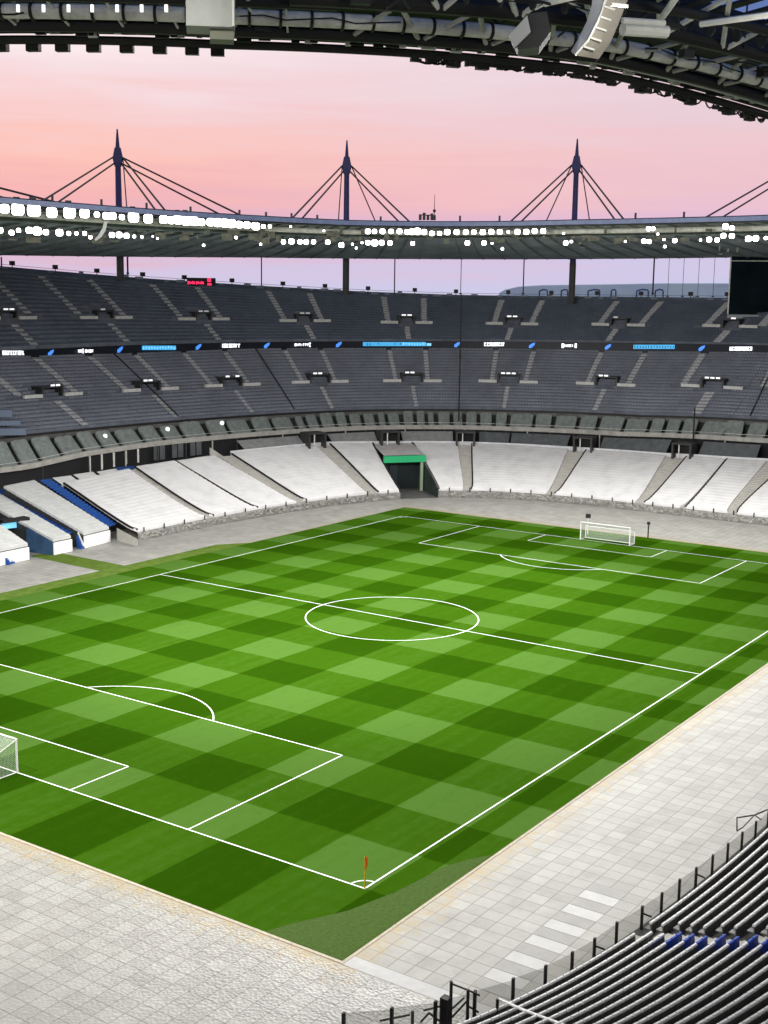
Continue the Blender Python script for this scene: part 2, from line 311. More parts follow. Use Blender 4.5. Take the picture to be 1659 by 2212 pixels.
for sx in (-1, 1):
    X = lambda x: sx*x
    seg((X(52.425),-20.16),(X(36.0),-20.16)); seg((X(52.425),20.16),(X(36.0),20.16)); seg((X(36.0),-20.085),(X(36.0),20.085))
    seg((X(52.425),-9.16),(X(47.0),-9.16)); seg((X(52.425),9.16),(X(47.0),9.16)); seg((X(47.0),-9.085),(X(47.0),9.085))
    a = math.acos((11-5.5+.08)/9.15); c0 = math.pi if sx > 0 else 0; arc((X(41.5),0), 9.15, c0-a, c0+a, 30)
    for sy in (-1, 1):
        st = {(-1,-1):0, (1,-1):math.pi/2, (1,1):math.pi, (-1,1):-math.pi/2}[(sx,sy)]; arc((X(52.5), 34*sy), 1.0, st+.09, st+math.pi/2-.09, 8)
structure(ln.build('pitch_marking', line_mat()))

# ------------------------------------------------------------------ goals, corner flag, poles
def mesh_net():
    m = bpy.data.materials.new('net_cord'); m.use_nodes = True; n = m.node_tree.nodes; l = m.node_tree.links; b = n['Principled BSDF']; b.inputs['Base Color'].default_value = (.75,.77,.75,1)
    tr = n.new('ShaderNodeBsdfTransparent'); mxs = n.new('ShaderNodeMixShader'); t = n.new('ShaderNodeTexCoord'); br = n.new('ShaderNodeTexBrick'); br.offset = 0
    br.inputs['Scale'].default_value = 1; br.inputs['Brick Width'].default_value = .12; br.inputs['Row Height'].default_value = .12; br.inputs['Mortar Size'].default_value = .007; br.inputs['Mortar Smooth'].default_value = 0
    l.new(t.outputs['UV'], br.inputs[0]); l.new(br.outputs['Fac'], mxs.inputs[0]); l.new(tr.outputs[0], mxs.inputs[1]); l.new(b.outputs[0], mxs.inputs[2]); l.new(mxs.outputs[0], n['Material Output'].inputs[0]); return m
NET = mesh_net()
def goal(x, sx, label, dep):
    g = thing('football_goal', (x, 0, 0), label, 'goal')
    w = 3.66+.06
    for sy in (-1, 1): MB().tube([(x, sy*w, 0), (x, sy*w, 2.5)], .075, 12).build('goal_post', white, g)
    MB().tube([(x, -w-.07, 2.5), (x, w+.07, 2.5)], .075, 12).build('crossbar', white, g)
    fr = MB(); bx = x+sx*dep
    fr.tube([(x, -w, .05), (bx, -w, .05), (bx, w, .05), (x, w, .05)], .045, 8)
    for sy in (-1, 1): fr.tube([(bx, sy*w, .05), (bx, sy*w, 1.75)], .05, 8); fr.tube([(bx, sy*w, 1.75), (x, sy*w, 2.45)], .03, 6)
    fr.tube([(bx, -w, 1.75), (bx, w, 1.75)], .05, 8)
    fr.build('net_frame', white, g)
    nb = MB(); uv = []
    def q(a, b, c, d, wu, wv): nb.quad(a, b, c, d); uv.extend([(0, 0), (wu, 0), (wu, wv), (0, wv)])
    q((bx,-w,.06),(bx,w,.06),(bx,w,1.72),(bx,-w,1.72), 7.4, 1.7); q((bx,-w,1.78),(bx,w,1.78),(x,w,2.44),(x,-w,2.44), 7.4, dep+.4)
    for sy in (-1, 1): q((x,sy*w,.06),(bx,sy*w,.06),(bx,sy*w,1.74),(x,sy*w,2.42), dep, 2)
    o = nb.build('net', NET, g); ul = o.data.uv_layers.new(name='UVMap')
    for i, c in enumerate(uv): ul.data[i].uv = c
goal(-52.5, -1, 'white goal at the left edge behind the near six-yard box', 2.0)
goal(52.5, 1, 'white far goal with a double back rail, at the top right of the pitch', 1.6)
cf_ = thing('corner_flag', (-52.5,-34,0), 'orange corner flag on a yellow pole at the near corner', 'corner flag')
MB().tube([(-52.5,-34,0),(-52.5,-34,1.0),(-52.5,-34,1.95)], .05, 8).build('pole', mat('yellow_pole', (.75,.5,.03), .5), cf_)
MB().add([(-52.56,-34.02,2.0),(-52.44,-34.0,2.0),(-52.34,-34.09,1.85),(-52.36,-34.08,1.45),(-52.46,-34.02,1.15),(-52.56,-33.98,1.2),(-52.5,-34.08,2.0),(-52.42,-34.14,1.5),(-52.5,-34.07,1.2)], [(0,1,2,3,4,5),(0,6,7,8,5),(6,1,2,7),(8,7,3,4)]).build('flag', mat('orange_cloth', (.85,.16,.01), .7), cf_)
pl = thing('goal_line_pole', (59.2,-3.56,0), 'thin dark pole standing right of the far goal', 'pole')
MB().tube([(59.2,-3.56,0),(59.2,-3.56,2.1)], .1, 8).build('pole', dark, pl); MB().box((59.2,-3.56,2.2), (.18,.18,.2)).build('camera_head', black, pl)
pc = thing('camera_pole', (56.6,4.6,0), 'small camera on a pole behind the left post of the far goal', 'camera')
MB().tube([(56.6,4.6,0),(56.6,4.6,2.5)], .07, 8).build('pole', pale, pc); MB().box((56.6,4.6,2.7), (.2,.3,.28)).build('camera_head', black, pc)

# ------------------------------------------------------------------ tier builder (stepped terraces)
def zl(f0, f1, x): return lambda t: f0(t)+(f1(t)-f0(t))*x
def step_strip(mb, t0, t1, s0, s1, f0, f1, rows, nt_, dz=0.0, lo=0, hi=None):
    hi = rows if hi is None else hi
    T = np.linspace(t0, t1, nt_+1)
    for i in range(lo, hi):
        sa = s0+(s1-s0)*i/rows; sb = s0+(s1-s0)*(i+1)/rows; za = f0(T)+(f1(T)-f0(T))*i/rows+dz; zb = f0(T)+(f1(T)-f0(T))*(i+1)/rows+dz
        A = bowl(sa, T); B = bowl(sb, T)
        mb.grid([[(p[0], p[1], z) for p, z in zip(A, za)], [(p[0], p[1], z) for p, z in zip(A, zb)]])     # riser
        mb.grid([[(p[0], p[1], z) for p, z in zip(A, zb)], [(p[0], p[1], z) for p, z in zip(B, zb)]])     # tread
T0, T1 = rad(-40), rad(150)
seat_v = []; seat_f = []; seat_m = []; seat_n = 0
BOXF = np.array([(0,2,3,1),(4,5,7,6),(0,1,5,4),(2,6,7,3),(0,4,6,2),(1,3,7,5)])
seatm2 = mat('grey_seat_lit', (.175,.190,.225), .7, noise=.3, nscale=.12, spec=.2)  # lighter copy for the middle tier: stronger floodlight painted into the seats
def seats_row(s, zf, t0, t1, pitch, gaps, mi=0, hgt=.34):
    global seat_n
    T = np.linspace(t0, t1, 4000); P = bowl(s, T); dl = np.hypot(*np.diff(P, axis=0).T); Lc = np.concatenate([[0], np.cumsum(dl)]); n = int(Lc[-1]/pitch)
    tc_ = np.interp((np.arange(n)+.5)*pitch, Lc, T); keep = np.ones(n, bool)
    for a, b in gaps: keep &= ~((tc_ > a) & (tc_ < b))
    tc_ = tc_[keep]; C = bowl(s, tc_); Z = zf(tc_)
    a = bowl(s, tc_+.0005)-C; a /= np.linalg.norm(a, axis=1)[:, None]; nx = np.stack([a[:, 1], -a[:, 0]], 1)
    wj = .22; lean = .06+.05*rng.rand(len(tc_)); hh = hgt+rng.uniform(-.015, .015, len(tc_))
    vs = np.zeros((len(tc_), 8, 3))
    for k in range(2):
        for j in range(2):
            for i in range(2):
                off = (k*lean+(.0 if j == 0 else .09)-.05)
                vs[:, k*4+j*2+i, :2] = C+a*(wj*(2*i-1))+nx*(off[:, None] if hasattr(off, 'shape') else off)
                vs[:, k*4+j*2+i, 2] = Z+.02+k*hh
    seat_v.append(vs.reshape(-1, 3)); seat_f.append((np.arange(len(tc_))*8+seat_n)[:, None, None]+BOXF[None]); seat_m.extend([mi]*(len(tc_)*6)); seat_n += len(tc_)*8

def vomit(parent, s, t, zfloor, w, hgt, dep, fm=recess):
    """tunnel mouth in a tier: concrete cheeks and lintel round a dark recess, lamps over the opening"""
    n_, tg = outn(bowl, s, t); p = pt(bowl, s, t, zfloor)
    fr = MB(); 
    for sd in (-1, 1): fr.obox(p+tg*sd*(w+.15)+n_*dep/2+np.array([0,0,hgt/2]), tg, n_, (0,0,1), .15, dep/2, hgt/2+.25)
    fr.obox(p+n_*(dep/2+.1)+np.array([0,0,hgt+.14]), tg, n_, (0,0,1), w+.32, dep/2+.1, .12)
    o = fr.build('tunnel_frame', dark, parent)
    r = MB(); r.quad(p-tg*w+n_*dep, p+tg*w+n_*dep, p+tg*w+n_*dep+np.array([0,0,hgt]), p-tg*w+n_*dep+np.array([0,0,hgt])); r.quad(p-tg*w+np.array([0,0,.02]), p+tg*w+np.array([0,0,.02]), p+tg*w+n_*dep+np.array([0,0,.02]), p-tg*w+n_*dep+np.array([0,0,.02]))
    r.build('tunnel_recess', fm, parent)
    return p, n_, tg
lampm = mat('tunnel_lamp', (1,1,1), .4, emit=((.95,.97,1), .85))
lampd = mat('dim_tunnel_lamp', (.4,.4,.4), .4, emit=((.95,.97,1), .22))

def tier(parent, s0, s1, f0, f1, rows, voms, vrow, vrows, aisle_dt, low_ais, lampw, vw, hl):
    gaps_u = []; gaps_l = []; gaps_v = []
    tin = 1.05/115.0
    ais = MB(); land = MB()
    for (t, ok) in voms:
        for sd in (-1, 1): gaps_u.append((t+sd*aisle_dt-tin*.62, t+sd*aisle_dt+tin*.62))
        gaps_l.append((t-tin*.62, t+tin*.62)); gaps_v.append((t-vw*1.35/115, t+vw*1.35/115))
    d = MB(); step_strip(d, T0, T1, s0, s1, f0, f1, rows, 190); d.build('terrace_deck', deckm, parent)
    vr = vrow
    for i in range(rows):
        g_ = (gaps_u if i >= vr+1 else gaps_l) + (gaps_v if vr-1 <= i < vr+vrows else [])
        if i == vr: g_ = g_+[(t-aisle_dt*1.45, t+aisle_dt*1.45) for t, ok in voms]
        s = s0+(s1-s0)*(i+.55)/rows; x = (i+1)/rows
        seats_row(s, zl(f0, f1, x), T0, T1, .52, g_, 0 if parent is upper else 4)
    for (t, ok) in voms:
        for sd in (-1, 1):
            a = MB(); step_strip(a, t+sd*aisle_dt-tin*.58, t+sd*aisle_dt+tin*.58, s0, s1, f0, f1, rows*5, 1, .36, (vr+1)*5, rows*5-3); a.build('aisle_stairs', aislem, parent)
        a = MB(); step_strip(a, t-tin*.58, t+tin*.58, s0, s1, f0, f1, rows*5, 1, .36, 0, max(2, (vr-1)*5)); a.build('aisle_stairs', aislem, parent)
        sv = s0+(s1-s0)*(vr)/rows; zf = float(f0(t)+(f1(t)-f0(t))*vr/rows)
        p, n_, tg = vomit(parent, sv, t, zf-.35, vw, hl, (s1-s0)*60*vrows/rows*.8)
        z3 = np.array([0, 0, 1.0])
        for sd in (-1, 1):                         # landings left and right of the mouth, with a pale front parapet
            c = p+tg*sd*(vw+2.1)-n_*.1+z3*1.1; lm = MB(); lm.obox(c, tg, n_, z3, 1.7, .28, .26); lm.build('landing_parapet', landm, parent)
        if ok:
            lp = MB(); nl = lampw
            for q in range(nl):
                if rng.rand() < .15: continue
                lp.obox(p+tg*(q-(nl-1)/2)*(1.7*vw/nl)+n_*(-.06)+z3*(hl+.42), tg, n_, z3, .62*vw/nl, .05, .13)
            lp.build('tunnel_light', lampm if ok == 1 else lampd, parent)

up_u = [(-200,1),(15,1),(225,2),(437,2),(657,2),(878,1),(1107,1),(1338,2),(1580,1),(1830,1)]
md_u = [(-130,1),(110,1),(322,1),(500,1),(690,1),(890,1),(1098,1),(1310,1),(1540,1),(1790,1)]
upper = thing('upper_tier', (0,0,0), 'steep top tier of blue grey seats in dimmer light above the black screen band', 'grandstand')
middle = thing('middle_tier', (0,0,0), 'broad middle tier of blue grey seats in brighter light below the black screen band', 'grandstand')
s_vu = S_UB+(S_RM-S_UB)*.36; s_vm = S_MB+(S_MT-S_MB)*.42
tier(upper, S_UB, S_RM, Z_UB, Z_RM, 18, [(tu(s_vu, u, 690), k) for u, k in up_u], 6, 4, 4.1/112, True, 2, 1.35, 2.1)
tier(middle, S_MB, S_MT, Z_MB, Z_MT, 20, [(tu(s_vm, u, 830), k) for u, k in md_u], 8, 4, 4.0/100, True, 3, 1.75, 2.2)
# thin block joints running down the middle tier
for ub in (386, 636, 1621):
    t = tu(S_MB, ub, 890); MB().tube([pt(bowl, S_MB+(S_MT-S_MB)*x, t, float(Z_MB(t)+(Z_MT(t)-Z_MB(t))*x)+.62) for x in np.linspace(0, 1, 8)], .10, 4).build('terrace_joint', black, middle)
TL = np.linspace(T0, T1, 260)
def band(mb, s, f, z0, z1, T=TL, cf=bowl, ds=0.0):
    A = cf(s, T); B = cf(s+ds, T); Z = f(T); mb.grid([[(p[0], p[1], z+z0) for p, z in zip(A, Z)], [(p[0], p[1], z+z1) for p, z in zip(B, Z)]])
# rim: concrete walkway, parapet wall with bluish railing panels
b = MB(); A = bowl(S_RM, TL); B = bowl(S_RM+.03, TL); Z = Z_RM(TL)
b.grid([[(p[0],p[1],z) for p, z in zip(A, Z)], [(p[0],p[1],z) for p, z in zip(B, Z)]]); b.build('rim_walkway', conc_dark, upper)
b = MB(); band(b, S_RM+.012, Z_RM, 0, .95); band(b, S_RM+.016, Z_RM, 0, .95); band(b, S_RM+.012, Z_RM, .95, .95, ds=.004); b.build('rim_parapet', mat('rim_blue_grey', (.055,.075,.11), .6, noise=.5, nscale=.5), upper)
for q in range(150):
    t = T0+(T1-T0)*q/149; p = pt(bowl, S_RM+.010, t, Z_RM(t)); n_, tg = outn(bowl, S_RM, t)
    if rng.rand() < .62 and -15 < math.degrees(t) < 100: MB().obox(p+np.array([0,0,.6+.5*rng.rand()]), tg, n_, (0,0,1), .4+rng.rand()*.5, .05, .12+rng.rand()*.18).build('rim_panel', mat('rim_pale_panel', (.16,.19,.24), .6, noise=.3), upper)
b = MB(); band(b, S_RM+.014, Z_RM, 1.25, 1.32); band(b, S_RM+.014, Z_RM, 1.32, 1.32, ds=.002); b.build('rim_rail', dark, upper)
band_b = MB(); band(band_b, S_RM+.035, Z_RM, -34, .0); band_b.build('outer_wall', conc_dark, upper)

# little black loudspeakers / cameras standing on the rim
rim_px = [(26,566),(119,571),(209,579),(308,590),(398,597),(501,605),(611,614),(702,620),(795,624),(896,628),(985,630),(1098,631),(1191,634),(1290,633),(1385,634),(1492,634),(1571,636)]
sp0 = None
for i, (u, v) in enumerate(rim_px):
    t = tu(S_RM+.014, u, v); p = pt(bowl, S_RM+.014, t, float(Z_RM(t))+.9); n_, tg = outn(bowl, S_RM, t); rz = math.atan2(-n_[1], -n_[0])
    if sp0 is None:
        sp0 = thing('rim_loudspeaker', (0,0,0), 'small black loudspeaker on the rim railing of the far upper tier', 'loudspeaker', 'loudspeakers along the rim')
        MB().box((0,0,.75), (.28,.42,.38)).build('cabinet', black, sp0); MB().tube([(0,0,0),(0,0,.5)], .08, 6).build('bracket', black, sp0); sp0.location = p; sp0.rotation_euler = (0,0,rz)
    else: copy_tree(sp0, p, rz)
# red lettered board on the rim, illegible lettering as glowing strokes
t0_, t1_ = tu(S_RM, 404, 600), tu(S_RM, 463, 606); tm = (t0_+t1_)/2; p = pt(bowl, S_RM-.004, tm, float(Z_RM(tm))+.85); n_, tg = outn(bowl, S_RM, tm)
if tg@_r < 0: tg = -tg
rb = thing('red_sign_board', p, 'dark board with glowing red lettering on the rim between the left and middle masts', 'sign')
MB().obox(p, tg, n_, (0,0,1), 2.9, .12, .85).build('board', black, rb)
r_ = MB()
for a, w_ in ((-2.1,.75),(-.35,.8)):
    for j in range(5): r_.obox(p-n_*.15+tg*(a+(j-2)*w_*.42)+np.array([0,0,-.12+.05*(j % 2)]), tg, n_, (0,0,1), w_*.17, .03, .30-.06*(j % 3))
r_.obox(p-n_*.15+tg*1.55+np.array([0,0,.45]), tg, n_, (0,0,1), .38, .03, .36); r_.obox(p-n_*.15+tg*1.6+np.array([0,0,-.35]), tg, n_, (0,0,1), .42, .03, .22)
r_.build('red_lettering', mat('red_led', (.6,.02,.08), .5, emit=((1,.03,.13), 1.1)), rb)

# ------------------------------------------------------------------ ribbon screen between the tiers
rbn = thing('ribbon_screen', (0,0,0), 'long black ribbon screen running between the two dark tiers', 'screen')
b = MB(); A = bowl(S_MT+.004, TL); zt = Z_MT(TL)+.05; zt2 = Z_UB(TL)
B = bowl(S_UB-.004, TL); b.grid([[(p[0],p[1],z) for p, z in zip(A, zt)], [(p[0],p[1],z) for p, z in zip(B, zt2)]])
b.grid([[(p[0],p[1],z) for p, z in zip(B, zt2)], [(p[0],p[1],z) for p, z in zip(bowl(S_UB, TL), zt2)]]); b.build('screen_face', mat('screen_black', (.006,.009,.016), .35), rbn)
def on_screen(u, v, off=.1):
    t, _ = hit(bowl, S_UB-.006, u, v); t = t-2*math.pi if t > 1.5*math.pi else t; n_, tg = outn(bowl, S_UB-.006, t)
    if tg@_r < 0: tg = -tg
    p = pt(bowl, S_UB-.006, t, 0); d = rayd(u, v); h = math.hypot(p[0]-CAM[0], p[1]-CAM[1])/math.hypot(d[0], d[1]); p[2] = CAM[2]+d[2]*h
    return p-n_*(off+.35), n_, tg, h/FOC*math.sqrt(1)
wl = mat('led_white', (.9,.9,.9), .5, emit=((.92,.94,1), .95)); bl = mat('led_blue', (.05,.2,.8), .5, emit=((.07,.28,.85), .9)); cy = mat('led_cyan', (.05,.4,.7), .5, emit=((.06,.33,.62), .85))
cy2 = mat('led_pale_cyan', (.1,.5,.8), .5, emit=((.25,.62,.9), 1.0)); cyd = mat('led_deep_cyan', (.02,.15,.3), .5, emit=((.02,.14,.30), .8))
for (ua, ub, v, sd) in ((2,50,762,1),(166,200,758,2),(478,520,746.5,3),(635,670,744.5,4),(1046,1090,743.5,5),(1214,1250,746.5,6),(1578,1629,753,7)):
    rr = random.Random(sd); mb = MB(); u = ua; 
    while u < ub-3:
        w = rr.choice((3.2,4.2,5.2)); w = min(w, ub-u); p, n_, tg, k = on_screen(u+w/2, v); H = .34 if sd not in (2,4,6) else (.22 if rr.random() < .6 else .42); z3 = (0,0,1)
        # letter: stem, sometimes top/bottom/mid bars
        mb.obox(p-tg*w*.28*k*1.1, tg, n_, z3, .11, .03, H)
        if rr.random() < .8: mb.obox(p+np.array([0,0,H*.72]), tg, n_, z3, w*k*.40, .03, .10)
        if rr.random() < .6: mb.obox(p+np.array([0,0,-H*.72]), tg, n_, z3, w*k*.40, .03, .10)
        if rr.random() < .5: mb.obox(p+tg*w*.28*k, tg, n_, z3, .10, .03, H)
        u += w+.9
    mb.build('white_lettering', wl, rbn)
for (u, v) in ((106,762),(256,755),(426,749),(574,746),(730,744),(987,744),(1149,746),(1314,749),(1517,752)):
    p, n_, tg, k = on_screen(u, v); z3 = np.array([0,0,1.]); MB().add([p-tg*.55-z3*.5, p-tg*.05-z3*.5, p+tg*.55+z3*.1, p+tg*.65+z3*.55, p+tg*.1+z3*.4, p-tg*.5+z3*.0], [(0,1,2,3,4,5)]).build('blue_emblem', bl, rbn)
for (ua, ub, v, sd) in ((304,377,751,1),(783,868,743,2),(868,919,743,3),(1370,1459,749,4)):
    rr = random.Random(sd+20); mb = MB(); mb2 = MB(); u = ua
    while u < ub:
        w = min(6, ub-u); p, n_, tg, k = on_screen(u+w/2, v); mb.obox(p, tg, n_, (0,0,1), w*k*.56, .03, .38)
        if sd != 2 or rr.random() < .3: mb2.obox(p-n_*.08+np.array([0,0,rr.uniform(-.08,.08)]), tg, n_, (0,0,1), w*k*.2, .03, rr.uniform(.14,.26)) 
        u += w
    mb.build('cyan_panel', cy, rbn); mb2.build('cyan_lettering', cy2 if sd in (1,3) else cyd, rbn)
p, n_, tg, k = on_screen(926, 744); MB().obox(p, tg, n_, (0,0,1), .45, .03, .25).build('cyan_lettering', cy2, rbn)

# ------------------------------------------------------------------ box level: fascia beam, sloping balcony, dark glazing behind
boxes = thing('box_level', (0,0,0), 'level of boxes with a pale beam under the middle tier', 'grandstand')
b = MB(); zb = lambda t: Z_BM(t)
A = bowl(S_BM, TL); Zb = Z_BM(TL)
b.grid([[(p[0],p[1],z) for p, z in zip(A, Zb)], [(p[0],p[1],z+.75) for p, z in zip(A, Zb)], [(p[0],p[1],z+.75) for p, z in zip(bowl(S_BM+.010, TL), Zb)], [(p[0],p[1],z) for p, z in zip(bowl(S_BM+.010, TL), Zb)], [(p[0],p[1],z) for p, z in zip(A, Zb)]]); b.build('fascia_beam', concrete, boxes)
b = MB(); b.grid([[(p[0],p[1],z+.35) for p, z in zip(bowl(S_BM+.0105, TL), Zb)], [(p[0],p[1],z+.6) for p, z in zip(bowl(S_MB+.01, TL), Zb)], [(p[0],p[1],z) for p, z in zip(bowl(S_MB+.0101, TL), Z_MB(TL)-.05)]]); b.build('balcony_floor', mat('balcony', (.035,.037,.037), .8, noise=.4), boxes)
b = MB(); band(b, S_MB-.004, Z_MB, -.28, .02); band(b, S_MB-.004, Z_MB, .02, .02, ds=.006); b.build('upper_edge', black, boxes)
b = MB(); band(b, S_MB-.002, Z_MB, -.95, -.32); b.build('soffit_band', conc_dark, boxes)
b = MB(); band(b, S_BM+.004, Z_BM, 1.15, 1.20); b.build('handrail', steel, boxes)
# dark back wall under the beam with posts and glazed bays
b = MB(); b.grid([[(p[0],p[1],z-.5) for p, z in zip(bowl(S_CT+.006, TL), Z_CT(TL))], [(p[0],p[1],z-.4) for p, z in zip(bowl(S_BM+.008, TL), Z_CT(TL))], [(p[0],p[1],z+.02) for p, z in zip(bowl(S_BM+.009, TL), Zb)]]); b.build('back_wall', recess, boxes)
for i in range(46):
    t = rad(-20)+rad(150)*i/45; pa = pt(bowl, S_BM-.012, t, Z_CT(t)-.2); pb = pt(bowl, S_BM-.012, t, Z_BM(t)+.05); MB().tube([pa, pb], .12, 6).build('column', conc_tan if i % 3 == 0 else dark, boxes)
gl = mat('bay_panel', (.09,.10,.105), .35, noise=.3)
for u0 in list(range(190, 460, 13)):
    t = tu(S_BM-.02, u0, 990); n_, tg = outn(bowl, S_BM, t); z0 = float(Z_CT(t)); z1 = float(Z_BM(t)); p = pt(bowl, S_BM-.006, t, (z0+z1)/2)
    if (u0 < 330 and u0 % 2) or u0 >= 330 and u0 % 3: MB().obox(p, tg, n_, (0,0,1), .16 if u0 < 330 else .5, .05, (z1-z0)/2).build('bay_panel', gl if u0 >= 330 else steel, boxes)
# grey sheets over the box seating: each sheet its own thing
gi = 0
def ubox(u): return tu(S_BM+.03, u, 915)
edges = []; u = -60
rr = random.Random(3)
while u < 1760:
    w = 46+rr.uniform(-6, 8) if u < 620 else (27+rr.uniform(-6, 8) if u < 1080 else 44+rr.uniform(-12, 14))
    if 60 < u < 1600 or True: edges.append((u, u+w-(11 if u < 620 else 9)))
    u += w
for (ua, ub) in edges:
    ta, tb = ubox(ua), ubox(ub)
    if ta < tb: ta, tb = tb, ta
    mb = MB(); G = []
    sk = rr.uniform(-.002, .002); hh = rr.uniform(-.15, .25)
    for j in range(7):
        fr = j/6; s = S_BM+.006+(S_MB-S_BM-.020)*fr; row = []
        for i in range(9):
            x = i/8; t = ta+(tb-ta)*x+sk*fr; base = float(Z_BM(t))+.75+(float(Z_MB(t))-float(Z_BM(t))-.95)*fr*.75
            row.append(pt(bowl, s, t, base-.1+.35*math.sin(math.pi*x)**.5*(1-.35*fr)+.25*fr**2+hh*fr-(.12 if abs(x-.5) < .07 else 0)))
        G.append(row)
    mb.grid(G); mb.grid([[q-np.array([0,0,.5]) for q in G[0]], G[0]]); mb.grid([[q[0]-np.array([0,0,.5]) for q in G], [q[0] for q in G]]); mb.grid([[q[-1]-np.array([0,0,.5]) for q in G], [q[-1] for q in G]])
    tag(mb.build('box_seat_cover', boxgrey, None, True), 'grey sheet draped over balcony seats between the pale beam and the middle tier', 'seat cover', 'grey sheets along the box balcony')
# white blobs (lamps / dishes) on the left of the balcony
wb = None
for (u, v) in ((888/1.85172, 1692/1.85172), (670/1.85172*1.0, 1717/1.85172), (420/1.85172, 1745/1.85172)):
    t = tu(S_BM+.03, u, v); n_, tg = outn(bowl, S_BM, t); p = pt(bowl, S_BM+.03, t, 0); d = rayd(u, v); p[2] = CAM[2]+d[2]*math.hypot(p[0]-CAM[0], p[1]-CAM[1])/math.hypot(d[0], d[1])
    if wb is None:
        wb = thing('balcony_lamp', (0,0,0), 'small white globe lamp among the grey sheets on the left balcony', 'lamp', 'globe lamps on the balcony')
        q = MB()
        R_ = [(.0,.38),(.2,.33),(.34,.2),(.38,0),(.34,-.2),(.2,-.33)]
        q.grid([[(r*math.cos(a), r*math.sin(a), z) for a in np.linspace(0, 2*math.pi, 13)] for r, z in R_]); q.build('globe', mat('globe_lamp', (.9,.9,.9), .4, emit=((1,1,1), .8)), wb, True); MB().tube([(0,0,-.3),(0,0,-1.4)], .06, 6).build('stem', dark, wb)
        wb.location = p
    else: copy_tree(wb, p, 0)

# ------------------------------------------------------------------ lower stand, white sheets on its blocks
lower = thing('lower_stand', (0,0,0), 'lowest tier around the pitch whose blocks lie under white sheets', 'grandstand')
ZF = 1.25
def zlow(t, s): 
    x = s/S_CT; return ZF+(np.asarray(Z_CT(t))-ZF)*x
TF = np.linspace(rad(-40), rad(84), 200)
GATE = (hit(bowl, 0, 864, 1069)[0], hit(bowl, 0, 946, 1077)[0])
gT = (max(GATE), min(GATE))                          # left/right edges at the foot
gB = (tu(S_CT, 805, 961), tu(S_CT, 890, 961))
def lower_deck(Ta, Tb, top_a, top_b, name='terrace_deck'):
    mb = MB(); rows = 18; 
    G = []
    for j in range(rows+1):
        x = j/rows; a = Ta+(top_a-Ta)*x; b_ = Tb+(top_b-Tb)*x; T = np.linspace(a, b_, 90); s = S_CT*x; P = bowl(s, T); Z = zlow(T, s)-.12
        G.append([(p[0], p[1], z) for p, z in zip(P, Z)])
    mb.grid(G); return mb.build(name, conc_tan, lower)
lower_deck(gT[1], rad(-40), gB[1], rad(-40)); lower_deck(rad(80), gT[0], rad(80), gB[0])
# sheets: (foot left u,v, top left u,v, foot right, top right) read off the photograph, laid on the sloping blocks
covers = [((298,1157),(138,1052),(446,1127),(278,1030),'wide white sheet just right of the blue aisle'),
 ((463,1122),(291,1009),(556,1107),(376,997),'white sheet left of the thin dark cable line on the left stand'),
 ((558,1106),(379,997),(640,1092),(462,992),'white sheet right of the thin dark cable line on the left stand'),
 ((663,1090),(500,985),(792,1067),(680,972),'broad white sheet second to the left of the green gate'),
 ((818,1078),(713,964),(862,1069),(803,961),'narrow white sheet directly left of the green gate'),
 ((948,1077),(892,961),(999,1066),(988,966),'narrow white sheet directly right of the green gate'),
 ((1018,1068),(1019,964),(1178,1075),(1227,974),'broad white sheet right of the straight stair in the middle of the far stand'),
 ((1198,1078),(1266,978),(1371,1089),(1438,989),'broad white sheet behind the left half of the far goal'),
 ((1392,1092),(1483,989),(1471,1099),(1567,991),'white sheet left of the slim black gap at right'),
 ((1477,1101),(1571,991),(1571,1111),(1656,997),'white sheet right of the slim black gap at right'),
 ((1592,1114),(1702,1001),(1760,1130),(1900,1010),'white sheet cut by the right edge of the photo')]
for (fl, tl_, fr_, tr, lab) in covers:
    a0, a1, b0, b1 = tu(0, *fl), tu(S_CT, *tl_), tu(0, *fr_), tu(S_CT, *tr)
    G = []; NJ, NI = 91, 28
    bow = rng.rand()*6
    for j in range(NJ):
        x = j/(NJ-1); s = S_CT*x; row = []
        for i in range(NI):
            y = i/(NI-1); ta = a0+(a1-a0)*x; tb = b0+(b1-b0)*x; t = ta+(tb-ta)*y
            z = float(zlow(t, s))+.28+.055*abs(math.sin(18*math.pi*x))**.7+.04*math.sin(5*y+bow+x*3)+.02*rng.rand()
            row.append(pt(bowl, s, t, z))
        G.append(row)
    mb = MB(); mb.grid(G); dn = np.array([0,0,.38]); mb.grid([[q-dn for q in G[0]], G[0]]); mb.grid([[r[0]-dn for r in G], [r[0] for r in G]]); mb.grid([[r[-1]-dn for r in G], [r[-1] for r in G]])
    tag(mb.build('seat_cover', coverm, None, True), lab, 'seat cover', 'white sheets over the lower stand blocks')
    # dark kerb wall along the sheet's left flank
    k_ = MB(); L_ = [G[j][0]+np.array([0,0,-.02]) for j in range(0, NJ, 5)]
    k_.tube(L_, .16, 4); k_.build('aisle_kerb', black, lower)
